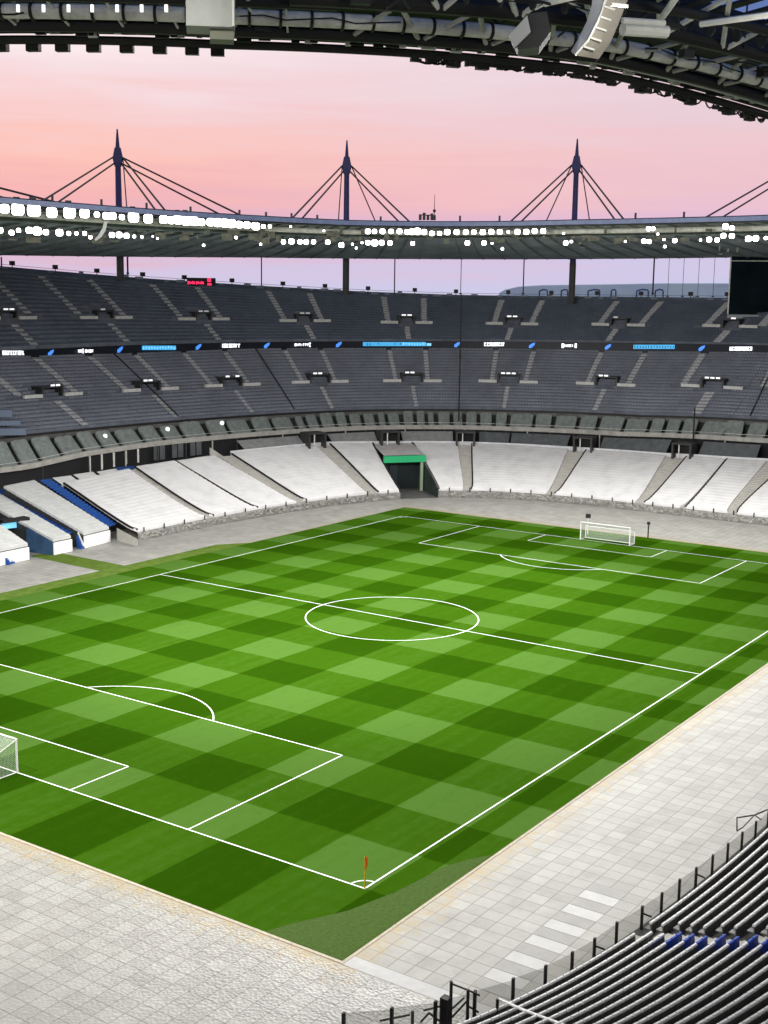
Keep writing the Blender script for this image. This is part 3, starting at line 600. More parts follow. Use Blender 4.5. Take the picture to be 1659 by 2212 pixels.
# small sheets on the short rows at the back left, a blue landing and a pale wedge wall
def onslope(u, v, s, dz): t = tu(s, u, v); return pt(bowl, s, t, float(Z_CT(t))+dz)
for (q4, lab) in ((((112,1032),(152,1027),(170,1040),(133,1047)), 'small white sheet on the back rows, nearest the blue aisle'), (((157,1025),(200,1019),(218,1034),(177,1039)), 'small white sheet on the back rows, middle of three'), (((208,1019),(250,1012),(275,1026),(227,1033)), 'small white sheet on the back rows, beside the blue landing')):
    a_, b_, c_, d_ = [np.array(onslope(u, v, S_CT+(.045 if k_ < 2 else .008), .0)) for k_, (u, v) in enumerate(q4)]
    for k_, q in enumerate((a_, b_, c_, d_)): q[2] = zat(q, *q4[k_]) if False else CAM[2]+rayd(*q4[k_])[2]*math.hypot(q[0]-CAM[0], q[1]-CAM[1])/math.hypot(*rayd(*q4[k_])[:2])
    m = MB(); G = [[(d_*(1-y)+c_*y)*(1-x)+(a_*(1-y)+b_*y)*x+np.array([0,0,.06*abs(math.sin(x*5*math.pi))]) for y in np.linspace(0,1,6)] for x in np.linspace(0,1,16)]; m.grid(G); m.grid([[q-np.array([0,0,.3]) for q in G[0]], G[0]]); tag(m.build('seat_cover', coverm, None, True), lab, 'seat cover', 'white sheets over the lower stand blocks')
def pxquad(q4, ss, mt, name):
    P4 = []
    for (u, v), s_ in zip(q4, ss): t = tu(s_, u, v); p = pt(bowl, s_, t, 0); d = rayd(u, v); p[2] = CAM[2]+d[2]*math.hypot(p[0]-CAM[0], p[1]-CAM[1])/math.hypot(d[0], d[1]); P4.append(p)
    o_ = (P4[1]-P4[0]); o_ = np.array([-o_[1], o_[0], 0]); o_ = o_/(np.linalg.norm(o_)+1e-9)*.35; o_ = o_ if o_[:2]@P4[0][:2] > 0 else -o_
    MB().add(P4+[q+o_ for q in P4], [(0,1,2,3),(7,6,5,4),(0,4,5,1),(1,5,6,2),(2,6,7,3),(3,7,4,0)]).build(name, mt, lower)
pxquad(((253,1010),(290,1007),(297,1018),(263,1021)), (.30,.30,.268,.268), blue, 'blue_landing')
pxquad(((454,967),(488,989),(486,996),(454,992)), (.275,.262,.262,.262), concrete, 'wedge_wall')
pxquad(((462,988),(495,985),(495,998),(470,1002)), (.256,.256,.252,.252), conc_tan, 'landing_block')
# steps in the open aisles between sheets
for (f1_, f2_, t1_, t2_) in (((446,1127),(463,1122),(278,1025),(291,1009)), ((640,1092),(663,1090),(470,989),(500,985)), ((792,1067),(818,1078),(680,972),(713,964)), ((999,1066),(1018,1068),(988,966),(1019,964)), ((1178,1075),(1198,1078),(1227,974),(1266,978)), ((1371,1089),(1392,1092),(1438,989),(1483,989)), ((1571,1111),(1592,1114),(1656,997),(1702,1001))):
    a0, a1, b0, b1 = tu(0, *f1_), tu(S_CT, *t1_), tu(0, *f2_), tu(S_CT, *t2_); mb = MB(); R2 = 30
    for j in range(R2):
        sa, sb = S_CT*j/R2, S_CT*(j+1)/R2; xa, xb = j/R2, (j+1)/R2; 
        A0, A1 = a0+(a1-a0)*xa, a0+(a1-a0)*xb; B0, B1 = b0+(b1-b0)*xa, b0+(b1-b0)*xb
        za = float(zlow((a0+b0)/2, sa))-.06; zb_ = float(zlow((a1+b1)/2, sb))-.06
        za = ZF+(float(Z_CT((a1+b1)/2))-ZF)*xa-.04; zb_ = ZF+(float(Z_CT((a1+b1)/2))-ZF)*xb-.04
        mb.quad(pt(bowl, sa, A0, za), pt(bowl, sa, B0, za), pt(bowl, sa, B0, zb_), pt(bowl, sa, A0, zb_)); mb.quad(pt(bowl, sa, A0, zb_), pt(bowl, sa, B0, zb_), pt(bowl, sb, B1, zb_), pt(bowl, sb, A1, zb_))
    mb.build('aisle_stairs', conc_tan, lower)
# front wall and mottled mesh fence on it, little posts
frm = mat('front_mesh', (.21,.21,.195), .8, noise=.45, nscale=1.2)
for Ta, Tb in ((gT[1], rad(-40)), (tu(0, 296, 1165), gT[0])):
    T = np.linspace(Ta, Tb, 160); b = MB(); P = bowl(-.004, T); b.grid([[(p[0],p[1],0) for p in P], [(p[0],p[1],.95+.08*math.sin(i*1.7)+.07*rng.rand()) for i, p in enumerate(P)]]); b.grid([[(p[0],p[1],.95) for p in P], [(p[0],p[1],1.2) for p in bowl(0, T)]]); b.build('front_wall', frm, lower)
for i, u in enumerate(range(310, 1720, 44)):
    if 845 < u < 950: continue
    t = tu(-.002, u, 1090); p = pt(bowl, -.002, t, 0); MB().tube([p, p+np.array([0,0,1.75])], .09, 6).build('fence_post', black, lower)
mb = MB(); 
for i in range(420):                               # tangle of folded barriers and straps along the mesh
    u = rng.uniform(300, 1680)
    if 850 < u < 955: continue
    t = tu(-.006, u, 1090); p = pt(bowl, -.006, t, .25+rng.rand()*.8); n_, tg = outn(bowl, 0, t); c_ = math.cos(rng.rand()*3); mb.obox(p, tg+np.array([0,0,rng.uniform(-.6,.6)]), n_, (0,0,1), .15+rng.rand()*.45, .05, .04+rng.rand()*.10)
mb.build('folded_barriers', mat('barrier_grey', (.30,.30,.27), .6, noise=.7, nscale=3), lower)['kind'] = 'stuff'
# parapet strip and small sheets behind the blocks
mb = MB(); Tq = np.linspace(rad(-40), tu(S_CT, 500, 985), 160); A = bowl(S_CT+.004, Tq); Zq = Z_CT(Tq)
mb.grid([[(p[0],p[1],z-.2) for p, z in zip(A, Zq)], [(p[0],p[1],z+.62) for p, z in zip(A, Zq)], [(p[0],p[1],z+.62) for p, z in zip(bowl(S_CT+.008, Tq), Zq)]])
mb.build('back_parapet', mat('parapet_white', (.62,.63,.65), .6, noise=.15), lower)
tun = [(680,950),(840,950),(1005,950),(1262,958),(1477,970),(1740,985)]
for (ua, ub) in ((712,812),(868,978),(1035,1100),(1104,1228),(1300,1445),(1515,1640),(520,650)):
    ta, tb = tu(.29, ua, 950), tu(.29, ub, 950); mb = MB(); G = []
    for j in range(5):
        x = j/4; G.append([pt(bowl, S_CT+.012+.038*x, ta+(tb-ta)*i/10, float(Z_CT(ta+(tb-ta)*i/10))+.55+(float(Z_BM(ta+(tb-ta)*i/10))-float(Z_CT(ta+(tb-ta)*i/10))-.8)*x) for i in range(11)])
    mb.grid(G); mb.build('rear_seating', mat('rear_sheet', (.25,.255,.25), .7, noise=.25) if ua < 1000 else mat('rear_dark_sheet', (.10,.11,.115), .7, noise=.3), lower)
for (u, v) in tun:
    t = tu(S_CT, u, v); z0 = float(Z_CT(t))-.1; n_, tg = outn(bowl, S_CT, t); p = pt(bowl, S_CT-.012, t, z0); z3 = np.array([0,0,1.])
    mb = MB(); 
    for sd in (-1, 1): mb.obox(p+tg*sd*1.55+z3*1.15+n_*1.2, tg, n_, z3, .16, 1.6, 1.25)
    mb.obox(p+z3*2.45+n_*1.2, tg, n_, z3, 1.75, 1.6, .12); mb.build('tunnel_frame', dark, lower)
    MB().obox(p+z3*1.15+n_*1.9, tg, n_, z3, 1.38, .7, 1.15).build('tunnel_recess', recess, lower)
    MB().obox(p+tg*.5+z3*1.2-n_*.1, tg, n_, z3, .08, .08, 1.2).build('tunnel_post', steel, lower)
# the corner gate
gt = thing('corner_gate', pt(bowl, .05, sum(gT)/2, 0), 'wide dark corner entrance under a bright green lintel', 'gate')
mb = MB()
for tf, tb_, sd in ((gT[0], gB[0], 0), (gT[1], gB[1], 1)):
    G0 = []; G1 = []
    for j in range(21):
        x = j/20; t = tf+(tb_-tf)*x; s = S_CT*x; G0.append(pt(bowl, s, t, 0)); G1.append(pt(bowl, s, t, float(zlow(t, s))+.35))
    MB().grid([G0, G1]).build('side_wall', mat('gate_wall', (.035,.05,.045), .6, noise=.4), gt)
    MB().tube(G1, .17, 4).build('wall_coping', black if sd == 0 else conc_dark, gt)
fl_ = MB(); fl_.grid([[pt(bowl, S_CT*x, gT[0]+(gB[0]-gT[0])*x, .03) for x in (0,.5,1)], [pt(bowl, S_CT*x, gT[1]+(gB[1]-gT[1])*x, .03) for x in (0,.5,1)]]); fl_.build('gate_floor', conc_dark, gt)
xs = .56; pa = pt(bowl, S_CT*xs*1.0, gT[0]+(gB[0]-gT[0])*xs, 0); pb = pt(bowl, S_CT*xs, gT[1]+(gB[1]-gT[1])*xs, 0)
def zat(p, u, v): d = rayd(u, v); return CAM[2]+d[2]*math.hypot(p[0]-CAM[0], p[1]-CAM[1])/math.hypot(d[0], d[1])
la = zat(pa, 820, 985); lb = zat(pa, 820, 999); print('gate lintel z', la, lb, pa, pb)
ctr = (pa+pb)/2; dirv = pb-pa; hw = np.linalg.norm(dirv)/2; dirv /= 2*hw; nv = np.array([dirv[1], -dirv[0], 0]); nv = nv if nv@(ctr*[1,1,0]) > 0 else -nv
MB().obox(ctr+np.array([0,0,(la+lb)/2])-nv*.3, dirv, nv, (0,0,1), hw+.1, .35, (la-lb)/2).build('lintel', green, gt)
MB().obox(ctr+dirv*(hw-.55)+np.array([0,0,lb/2])-nv*.2, dirv, nv, (0,0,1), .24, .2, lb/2).build('gate_post', mat('gate_post', (.30,.40,.27), .6), gt)
MB().obox(ctr+np.array([0,0,lb/2])+nv*3.2, dirv, nv, (0,0,1), hw+.9, .1, lb/2).build('gate_door', mat('gate_dark', (.012,.02,.022), .5), gt)
MB().obox(ctr-dirv*1.0+np.array([0,0,lb*.42])+nv*2.9, dirv, nv, (0,0,1), .7, .12, lb*.4).build('gate_door', mat('gate_leaf', (.03,.05,.065), .4), gt)
# sloping block over the gate, up to the tunnel mouth behind
mb = MB(); G = []
for j in range(6):
    x = xs+(1-xs)*j/5; G.append([pt(bowl, S_CT*x, (gT[0]+(gB[0]-gT[0])*x)*(1-y)+(gT[1]+(gB[1]-gT[1])*x)*y, la+.05+(float(Z_CT(gB[0]))+.1-la)*j/5) for y in np.linspace(0, 1, 6)])
mb.grid(G); mb.build('gate_roof', mat('gate_roof_sheet', (.45,.43,.42), .7, noise=.2), gt)

# ------------------------------------------------------------------ main stand blocks at the left edge
cover2 = mat('grey_white_sheet', (.50,.51,.49), .75, noise=.12, nscale=.8)
def zm(p): return p
def quadpt(u, v, z): return hz(u, v, z)
ZT = 7.2
def block(label, FL, FR, TRp, TLp, zf, wallx=True):
    """white sheet on a raised block: foot left/right and top right/left pixels"""
    a, b_ = hz(*FL, zf), hz(*FR, zf); c, d = hz(*TRp, ZT), hz(*TLp, ZT)
    G = [[(a*(1-y)+b_*y)*(1-x)+(d*(1-y)+c*y)*x+np.array([0,0,.05*abs(math.sin(x*18*math.pi))**.7+.02*rng.rand()]) for y in np.linspace(0, 1, 14)] for x in np.linspace(0, 1, 91)]
    m = MB(); m.grid(G); dn = np.array([0,0,.35]); m.grid([[q-dn for q in G[0]], G[0]]); m.grid([[r[0]-dn for r in G], [r[0] for r in G]]); m.grid([[r[-1]-dn for r in G], [r[-1] for r in G]])
    tag(m.build('seat_cover', cover2, None, True), label, 'seat cover', 'white sheets over the lower stand blocks')
    # solid block under it
    s_ = MB(); A = [a-dn, b_-dn, c-dn, d-dn]; Bz = [np.array([q[0], q[1], 0.03]) for q in A]; s_.add(A+Bz, [(0,1,2,3),(0,4,5,1),(1,5,6,2),(3,2,6,7),(0,3,7,4)]); s_.build('seating_block', dark, lower)
    w = (b_-a); wl_ = np.linalg.norm(w); w = w/wl_; nn = np.array([w[1], -w[0], 0]); nn = nn if nn[1] < 0 else -nn
    MB().obox((a+b_)/2*[1,1,0]+nn*.12+np.array([0,0,(zf-.5)/2+.05]), w, nn, (0,0,1), wl_/2, .10, (zf-.5)/2).build('front_wall', white, lower)
    return a, b_, c, d
A1 = block('white sheet on the raised block between the two blue aisles', (180,1151), (235,1138), (73,1037), (8,1050), 2.1)
A2 = block('narrow white sheet between the cyan-topped tunnel and a blue aisle', (114,1165), (153,1157), (-40,1043), (-92,1052), 2.1)
A3 = block('white sheet at the extreme left edge below the cyan-topped tunnel', (-30,1192), (60,1174), (-85,1075), (-170,1095), 2.1)
# blue aisles
def bstrip(px, name='blue_aisle'):
    a, b_, c, d = [hz(u, v, z) for u, v, z in px]; m = MB(); R3 = 22
    for j in range(R3):
        x0, x1 = j/R3, (j+1)/R3; p0, q0, p1, q1 = a*(1-x0)+d*x0, b_*(1-x0)+c*x0, a*(1-x1)+d*x1, b_*(1-x1)+c*x1; up = np.array([0, 0, p1[2]-p0[2]])
        m.quad(p0, q0, q0+up, p0+up); m.quad(p0+up, q0+up, q1, p1)
    m.build(name, blue, lower)
bstrip([(232,1139,1.9),(251,1133,1.9),(106,1034,7.1),(82,1037,7.1)]); bstrip([(146,1156,1.9),(160,1150,1.9),(5,1056,6.4),(-14,1060,6.4)])
# stairs at the foot of the blue aisle and the retaining wall with tan end
for pts in ([(169,1156,1.7),(176,1153,1.7),(188,1183,0),(181,1185,0)], [(8,1190,1.7),(17,1187,1.7),(33,1216,0),(24,1219,0)]):
    a, b_, c, d = [hz(*q) for q in pts]; s1_ = thing('blue_stair', (a+c)/2*[1,1,0], 'blue stair down to the paving between two white block fronts' if pts[0][0] > 100 else 'blue stair at the left edge of the photo below the tunnel', 'stairs')
    m = MB(); 
    for j in range(8):
        x0, x1 = j/8, (j+1)/8; p0, q0 = a*(1-x0)+d*x0, b_*(1-x0)+c*x0; p1, q1 = a*(1-x1)+d*x1, b_*(1-x1)+c*x1; z = p0[2]; cc = (p0+q0+p1+q1)/4; cc[2] = z/2+.02; w = q0-p0; w[2] = 0; l_ = p1-p0; l_[2] = 0; m.obox(cc, w, (-w[1], w[0], 0), (0,0,1), np.linalg.norm(w)/2+.5, np.linalg.norm(l_)/2+.02, z/2+.01)
    m.build('steps', blue, s1_); 
    for e0, e1 in ((a, d), (b_, c)): 
        dv = e1-e0; MB().tube([e0+np.array([0,0,.35]), e1+np.array([0,0,.35])], .13, 4).build('stringer', white, s1_)
a_, b2_ = hz(252,1140,1.8), hz(298,1165,1.0)
m = MB(); m.quad(np.array([*a_[:2], 0]), np.array([*b2_[:2], 0]), b2_, a_); m.build('side_wall', conc_tan, lower)
# players' tunnel with the cyan lintel
ttn = thing('players_tunnel', hz(60,1180,0), 'dark tunnel with a glowing cyan lintel beside the turf path', 'tunnel')
pL, pR = hz(5,1136,3.3), hz(54,1130,3.3)
w = pR-pL; w[2] = 0; wl_ = np.linalg.norm(w); w /= wl_; nn = np.array([-w[1], w[0], 0]); nn = nn if nn[1] > 0 else -nn
MB().obox((pL+pR)/2, w, nn, (0,0,1), wl_/2, .2, .42).build('lintel', mat('cyan_lintel', (.2,.6,.85), .4, emit=((.18,.55,.8), .7)), ttn)
MB().obox((pL+pR)/2+np.array([0,0,.66]), w, nn, (0,0,1), wl_/2+.3, .8, .2).build('canopy', black, ttn)
MB().obox((pL+pR)/2*[1,1,0]+nn*2+np.array([0,0,1.4]), w, nn, (0,0,1), wl_/2+1, .1, 1.4).build('tunnel_recess', recess, ttn)
tw = mat('tunnel_blue_wall', (.03,.07,.14), .5, noise=.3)
e0, e1 = hz(66,1192,0), hz(115,1192,0)
m = MB(); q0 = hz(116,1171,1.75); q1 = hz(56,1137,3.4); m.quad(np.array([*q0[:2], .02]), np.array([*q1[:2], .02]), q1, q0); m.build('side_wall', tw, ttn)

# ------------------------------------------------------------------ near stand rows (bottom right)
near = thing('near_lower_stand', (-45,-52,0), 'dark stepped rows in the bottom right corner behind the glass fence', 'grandstand')
NR = 24
TN = np.linspace(rad(196), rad(318), 200)
m = MB(); 
for i in range(NR):
    sa = .003+i*.0128; sb = .003+(i+1)*.0128; z0 = 1.0+.3*i; A = bowl(sa, TN); B = bowl(sb, TN)
    if i == 0: m.grid([[(p[0],p[1],0) for p in bowl(-.004, TN)], [(p[0],p[1],1.0) for p in bowl(-.004, TN)], [(p[0],p[1],1.0) for p in A]])
    m.grid([[(p[0],p[1],z0) for p in A], [(p[0],p[1],z0) for p in B], [(p[0],p[1],z0+.3) for p in B]])
m.build('terrace_deck', mat('near_deck', (.05,.05,.047), .9, noise=.4, nscale=2), near)
# aisle stair
def aisx(i): return -50.0-.17*i
m = MB()
for j in range(NR*2):
    i = j/2; s = .003+i*.0128; xx = aisx(i)-.55; t = TN[np.argmin(np.abs(bowl(s, TN)[:, 0]-xx)+(bowl(s, TN)[:, 1] > 0)*99)]; p = pt(bowl, s, t, 1.0+.3*i+.05); n_, tg = outn(bowl, s, t); m.obox(p+n_*.2, tg, n_, (0,0,1), .42, .22, .10)
m.build('aisle_stairs', conc_tan, near)
bluem = mat('blue_seat', (.015,.07,.42), .45, noise=.2)
backm = mat('near_seat_back', (.13,.128,.118), .6, noise=.5, nscale=3); capm = mat('near_seat_cap', (.86,.86,.80), .55, noise=.35, nscale=5)
def seat_parts(bm_, name='stadium_seat'):
    back = MB().obox((0,0,.42), (0,1,0), (1,0,.12), (-.12,0,1), .235, .03, .30)
    pan = MB().obox((-.2,0,.36), (0,1,0), (1,0,0), (0,0,1), .21, .19, .035).obox((-.02,0,.2), (0,1,0), (1,0,0), (0,0,1), .05, .05, .2)
    cap = MB().tube([(-.05,-.215,.745),(-.05,.215,.745)], .086, 7)
    return back, pan, cap
Bk, Pn, Cp = seat_parts(bluem)
proto = {}
def mk_proto(kind):
    o = thing('stadium_seat', (0,0,0), '', 'seat'); b1 = MB(); b1.v, b1.f = list(Bk.v), list(Bk.f)
    b1.build('backrest', backm if kind == 'g' else bluem, o); b2 = MB(); b2.v, b2.f = list(Pn.v), list(Pn.f); b2.build('seat_pan', backm if kind == 'g' else bluem, o)
    b3 = MB(); b3.v, b3.f = list(Cp.v), list(Cp.f); b3.build('top_rail', capm if kind == 'g' else bluem, o); return o
cand = []
for i in range(NR):
    s = .003+(i+.62)*.0128; z = 1.0+.3*i; T = np.linspace(rad(200), rad(300), 6000); P = bowl(s, T); dl = np.hypot(*np.diff(P, axis=0).T); Lc = np.concatenate([[0], np.cumsum(dl)])
    for q in range(int(Lc[-1]/.5)):
        t = float(np.interp((q+.5)*.5, Lc, T)); p = pt(bowl, s, t, z); 
        if aisx(i)-1.15 < p[0] < aisx(i)+.05: continue
        if p[0] < -66 or p[0] > 15: continue
        u, v, zz = proj(p+np.array([0,0,.6])); n_, tg = outn(bowl, s, t)
        isb = (i >= 3 and aisx(i)-2.2 < p[0] <= aisx(i)-1.15)
        cand.append((zz if (-10 < u < 1669 and -10 < v < 2222) else 1e4+zz, p, math.atan2(-n_[1], -n_[0])+math.pi, isb, p[0] < aisx(i), i))
cand.sort(key=lambda c: c[0]); print('near seats', len(cand), 'in frame', sum(c[0] < 1e4 for c in cand))
for c in cand[:300]:
    k = 'b' if c[3] else 'g'; grp = 'seats of the near stand'
    lab = ('blue seat beside the stair in the near bottom right stand' if c[3] else ('dark seat with a pale top edge in the near block left of the stair' if c[4] else 'dark seat with a pale top edge in the near block right of the stair'))
    key = k
    if key not in proto:
        o = mk_proto(k); o.location = [float(x) for x in c[1]]; o.rotation_euler = (0, 0, c[2]); o['label'] = lab; o['group'] = grp; proto[key] = (o, [q for q in bpy.data.objects if q.parent == o])
        for q in proto[key][1]: q.matrix_parent_inverse = Matrix.Identity(4)
    else:
        src, chs = proto[key]; n0 = src.copy(); COL.objects.link(n0); n0.location = [float(x) for x in c[1]]; n0.rotation_euler = (0, 0, c[2]); n0['label'] = lab; n0['group'] = grp
        for q in chs: d_ = q.copy(); COL.objects.link(d_); d_.parent = n0
for c in cand[300:]:
    ca, sa = math.cos(c[2]), math.sin(c[2]); 
    for (mbq, mi) in ((Bk, 3 if c[3] else 1), (Pn, 3 if c[3] else 1), (Cp, 3 if c[3] else 2)):
        V = np.array(mbq.v); V2 = np.stack([V[:, 0]*ca-V[:, 1]*sa+c[1][0], V[:, 0]*sa+V[:, 1]*ca+c[1][1], V[:, 2]+c[1][2]], 1); seat_v.append(V2); F = mbq.f
        for f in F: seat_f.append((tuple(i+seat_n for i in f)))
        seat_m.extend([mi]*len(F)); seat_n += len(V)
allf = []
for f in seat_f:
    if isinstance(f, tuple): allf.append(f)
    else: allf.extend(map(tuple, f.reshape(-1, 4).tolist()))
me = bpy.data.meshes.new('seat_rows'); me.from_pydata(np.concatenate(seat_v).tolist(), [], allf); me.update()
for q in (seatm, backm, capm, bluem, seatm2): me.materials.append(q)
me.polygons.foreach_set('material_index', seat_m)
so = bpy.data.objects.new('seat_rows', me); COL.objects.link(so); tag(so, 'thousands of small grey seats filling the far tiers and near rows', 'seats', None, 'stuff')

# glass fence in front of the near rows
fence = thing('glass_fence', (-47,-49.8,1.0), 'grey glass fence on black posts in front of the near rows', 'fence')
glm = bpy.data.materials.new('smoked_glass'); glm.use_nodes = True; n = glm.node_tree.nodes; l = glm.node_tree.links
gb = n['Principled BSDF']; gb.inputs['Base Color'].default_value = (.25,.25,.23,1); gb.inputs['Roughness'].default_value = .15
trn = n.new('ShaderNodeBsdfTransparent'); trn.inputs[0].default_value = (.85,.85,.83,1); mxn = n.new('ShaderNodeMixShader'); mxn.inputs[0].default_value = .30; l.new(trn.outputs[0], mxn.inputs[1]); l.new(gb.outputs[0], mxn.inputs[2]); l.new(mxn.outputs[0], n['Material Output'].inputs[0])
posts = [(-57.67,-48.29),(-55.76,-48.75),(-53.89,-49.05),(-51.7,-49.25),(-49.3,-49.6),(-47.25,-49.84),(-45.15,-50.0),(-43.2,-50.2),(-41.05,-50.36),(-39.0,-50.52),(-36.95,-50.66),(-34.9,-50.8),(-32.85,-50.9),(-30.8,-51.0),(-28.7,-51.1),(-26.6,-51.2),(-24.5,-51.25),(-22.4,-51.3)]
posts = [(-66.6,-42.9),(-65,-44.4),(-63.4,-45.7),(-61.6,-46.7),(-59.6,-47.6)]+posts
for i, (x, y) in enumerate(posts):
    MB().box((x, y, 1.65), (.085,.06,.66), .1).build('post', black, fence)
    if i+1 < len(posts):
        x2, y2 = posts[i+1]; MB().quad((x+.1,y,.9),(x2-.1,y2,.9),(x2-.1,y2,2.25),(x+.1,y,2.25)).build('glass_panel', glm, fence)
        if i in (7, 9, 12): MB().tube([(x,y,1.9),(x+.55,y-.3,1.55)], .05, 5).build('brace', black, fence)
cr = thing('corner_railing', (-61,-46,1), 'tangle of thin black posts and rails at the bottom of the photo beside the rows', 'railing')
def P3(x, y, z): return hz((1500+.4822*x)/1.85172, (3760+.4822*y)/1.85172, z)
for (x, yb, zb_, yt) in ((625,690,1.0,340),(765,697,1.0,410),(1010,697,1.0,490),(310,697,1.0,590)):
    b0 = P3(x, yb, zb_); d = rayd((1500+.4822*x)/1.85172, (3760+.4822*yt)/1.85172); k = math.hypot(b0[0]-CAM[0], b0[1]-CAM[1])/math.hypot(d[0], d[1]); top = CAM+d*k
    MB().tube([b0-np.array([0,0,.5]), np.array([b0[0], b0[1], top[2]])], .075, 6).build('post', black, cr)
for a, b_ in (((630,360,2.4),(770,415,2.4)),((770,415,2.4),(870,460,2.2)),((640,570,1.6),(740,480,1.9)),((640,640,1.3),(760,510,1.9)),((380,680,1.2),(450,605,1.8)),((450,605,1.8),(560,690,1.3)),((770,545,1.6),(860,600,1.3)),((400,585,1.7),(560,545,1.9)),((40,670,1.2),(290,620,1.6))):
    MB().tube([P3(*a), P3(*b_)], .05, 5).build('rail', black, cr)
MB().obox(P3(585,600,1.6), (1,0,0), (0,1,0), (0,0,1), .2, .2, .75).build('cabinet', black, cr)
hr = thing('handrail', P3(1050,500,2.2), 'pale handrail sloping down over the nearest seats at the bottom edge', 'handrail')
MB().tube([P3(1030,490,2.1), P3(1230,580,2.4), P3(1420,650,2.9), P3(1659,740,3.5)], .07, 6).build('rail', capm, hr)
for q in ((1190,570,2.3),(1350,630,2.7),(1540,700,3.2)): a = P3(*q); MB().tube([a, a-np.array([0,0,1.0])], .06, 6).build('post', dark, hr)
bf = thing('steel_frame', hz(1592,1800,2.0), 'bent thin steel frame standing over the fence at the right edge', 'frame')
Q = lambda x, y, z=2.6: hz((2172+.5425*x)/1.85172, (3100+.5425*y)/1.85172, z)
MB().tube([Q(1430,415,1.9), Q(1430,315), Q(1560,295), Q(1655,255)], .05, 5).build('frame_tube', black, bf); MB().tube([Q(1435,410,1.9), Q(1475,385), Q(1560,295)], .04, 5).build('frame_brace', black, bf); MB().tube([Q(1560,295), Q(1610,330)], .04, 5).build('frame_brace', black, bf)

# ------------------------------------------------------------------ roof
roof = thing('stadium_roof', (0,0,40), 'huge oval roof ring with dark trussed underside around the open sky', 'roof')
TR = np.linspace(0, 2*math.pi, 361)
def zr(w, t):                                        # underside height
    t = np.asarray(t); l_ = Z_LIP(t); o_ = Z_SOF(t)
    x = np.clip(w/.95, 0, 1.1); base = l_+(o_-l_)*x
    return base+np.interp(w, [0, .03, .06, .35, .95, 1.2], [.25, 1.2, 1.7, 1.2, 0, 0])*np.where((t > 2.88) & (t < 4.98), 1.0, .06)
def rgrid(ws, mat_, name, T=TR, dz=0, zf=zr):
    m = MB(); m.grid([[(p[0], p[1], z+dz) for p, z in zip(roofc(w, T), zf(w, T))] for w in ws]); return m.build(name, mat_, roof)
rgrid([0, .03, .06, .10, .15], soffit, 'inner_soffit', np.linspace(rad(-75), rad(165), 260)); rgrid([0, .03, .054], dark, 'inner_soffit', np.linspace(rad(165), rad(285), 200))
TB = np.linspace(rad(-75), rad(165), 260)
rgrid([.15, .22], soffit, 'soffit', TB); rgrid([.22, .3, .45, .6, .75, .95], mat('outer_soffit', (.42,.47,.50), .7, noise=.4, nscale=.12), 'soffit', TB)
rgrid([.46, .6, .8, 1.0, 1.15], soffit, 'soffit', np.linspace(rad(165), rad(285), 140))
rgrid([0, .15, .5, 1.0], mat('roof_top', (.2,.22,.24), .6, noise=.2), 'roof_covering', TB, 0, lambda w, t: Z_LIP(t)+.15+(Z_SOF(t)+1.5-Z_LIP(t))*w*.9)
# lip: pale fascia
m = MB(); A = roofc(-.002, TR); Z = Z_LIP(TR); m.grid([[(p[0],p[1],z-.62) for p, z in zip(A, Z)], [(p[0],p[1],z+.02) for p, z in zip(A, Z)], [(p[0],p[1],z+.55) for p, z in zip(roofc(.004, TR), Z)]]) 
TFAR = (TR < rad(165)) | (TR > rad(285))
m = MB(); Tm = TB; A = roofc(-.002, Tm); Z = Z_LIP(Tm); m.grid([[(p[0],p[1],z-.62) for p, z in zip(A, Z)], [(p[0],p[1],z+.0) for p, z in zip(A, Z)], [(p[0],p[1],z+.12) for p, z in zip(roofc(.006, Tm), Z)]]); m.build('lip_fascia', lipm, roof)
def ring(w, dz, r, mt, name, T=TR, n=8, closed=True):
    P = roofc(w, T[:-1] if closed else T); Z = Z_LIP(T[:-1] if closed else T); Zs = Z_SOF(T[:-1] if closed else T)
    MB().tube([(p[0], p[1], z+dz+(zs-z)*w*.6) for p, z, zs in zip(P, Z, Zs)], r, n, closed).build(name, mt, roof)
TNr = np.linspace(rad(165), rad(285), 200)
TLf = np.linspace(rad(165), rad(219), 90)
ring(.003, -.05, .20, black, 'inner_chord', TNr, closed=False)
ring(.016, .28, .10, pale, 'catwalk_rail', TNr, closed=False); ring(.012, .55, .06, pale, 'catwalk_rail', TNr, closed=False)
ring(.034, .30, .30, black, 'ring_chord', TNr, closed=False)
ring(.060, .62, .32, steel, 'ring_tube', TNr, 12, False)
ring(.088, .95, .24, black, 'ring_chord', TLf, closed=False)
ring(.108, 1.05, .10, pale, 'catwalk_rail', TLf, closed=False)
ring(.130, 1.15, .22, steel, 'ring_tube', TLf, 10, False)
ring(.155, 1.25, .22, black, 'ring_chord', TNr, closed=False)
ring(.105, 1.0, .34, black, 'ring_chord', np.linspace(rad(217), rad(285), 110), closed=False)
ring(.25, 1.7, .13, black, 'ring_chord', TNr, closed=False)
ring(.33, 2.0, .15, black, 'ring_chord', TNr, closed=False)
ring(.37, 2.1, .75, mat('olive_duct', (.45,.45,.37), .5, noise=.2), 'ring_tube', TNr, 14, False)
TF2 = TB
ring(.030, -.55, .16, dark, 'ring_chord', TF2, closed=False); ring(.10, -1.1, .38, steel, 'ring_tube', TF2, 10, False); ring(.16, -.9, .2, black, 'ring_chord', TF2, closed=False)
P = roofc(.95, TF2); MB().tube([(p[0], p[1], z+.30) for p, z in zip(P, Z_SOF(TF2))], .36, 8).build('outer_ring', black, roof)
girdm = mat('radial_girder', (.36,.40,.42), .7, noise=.3)
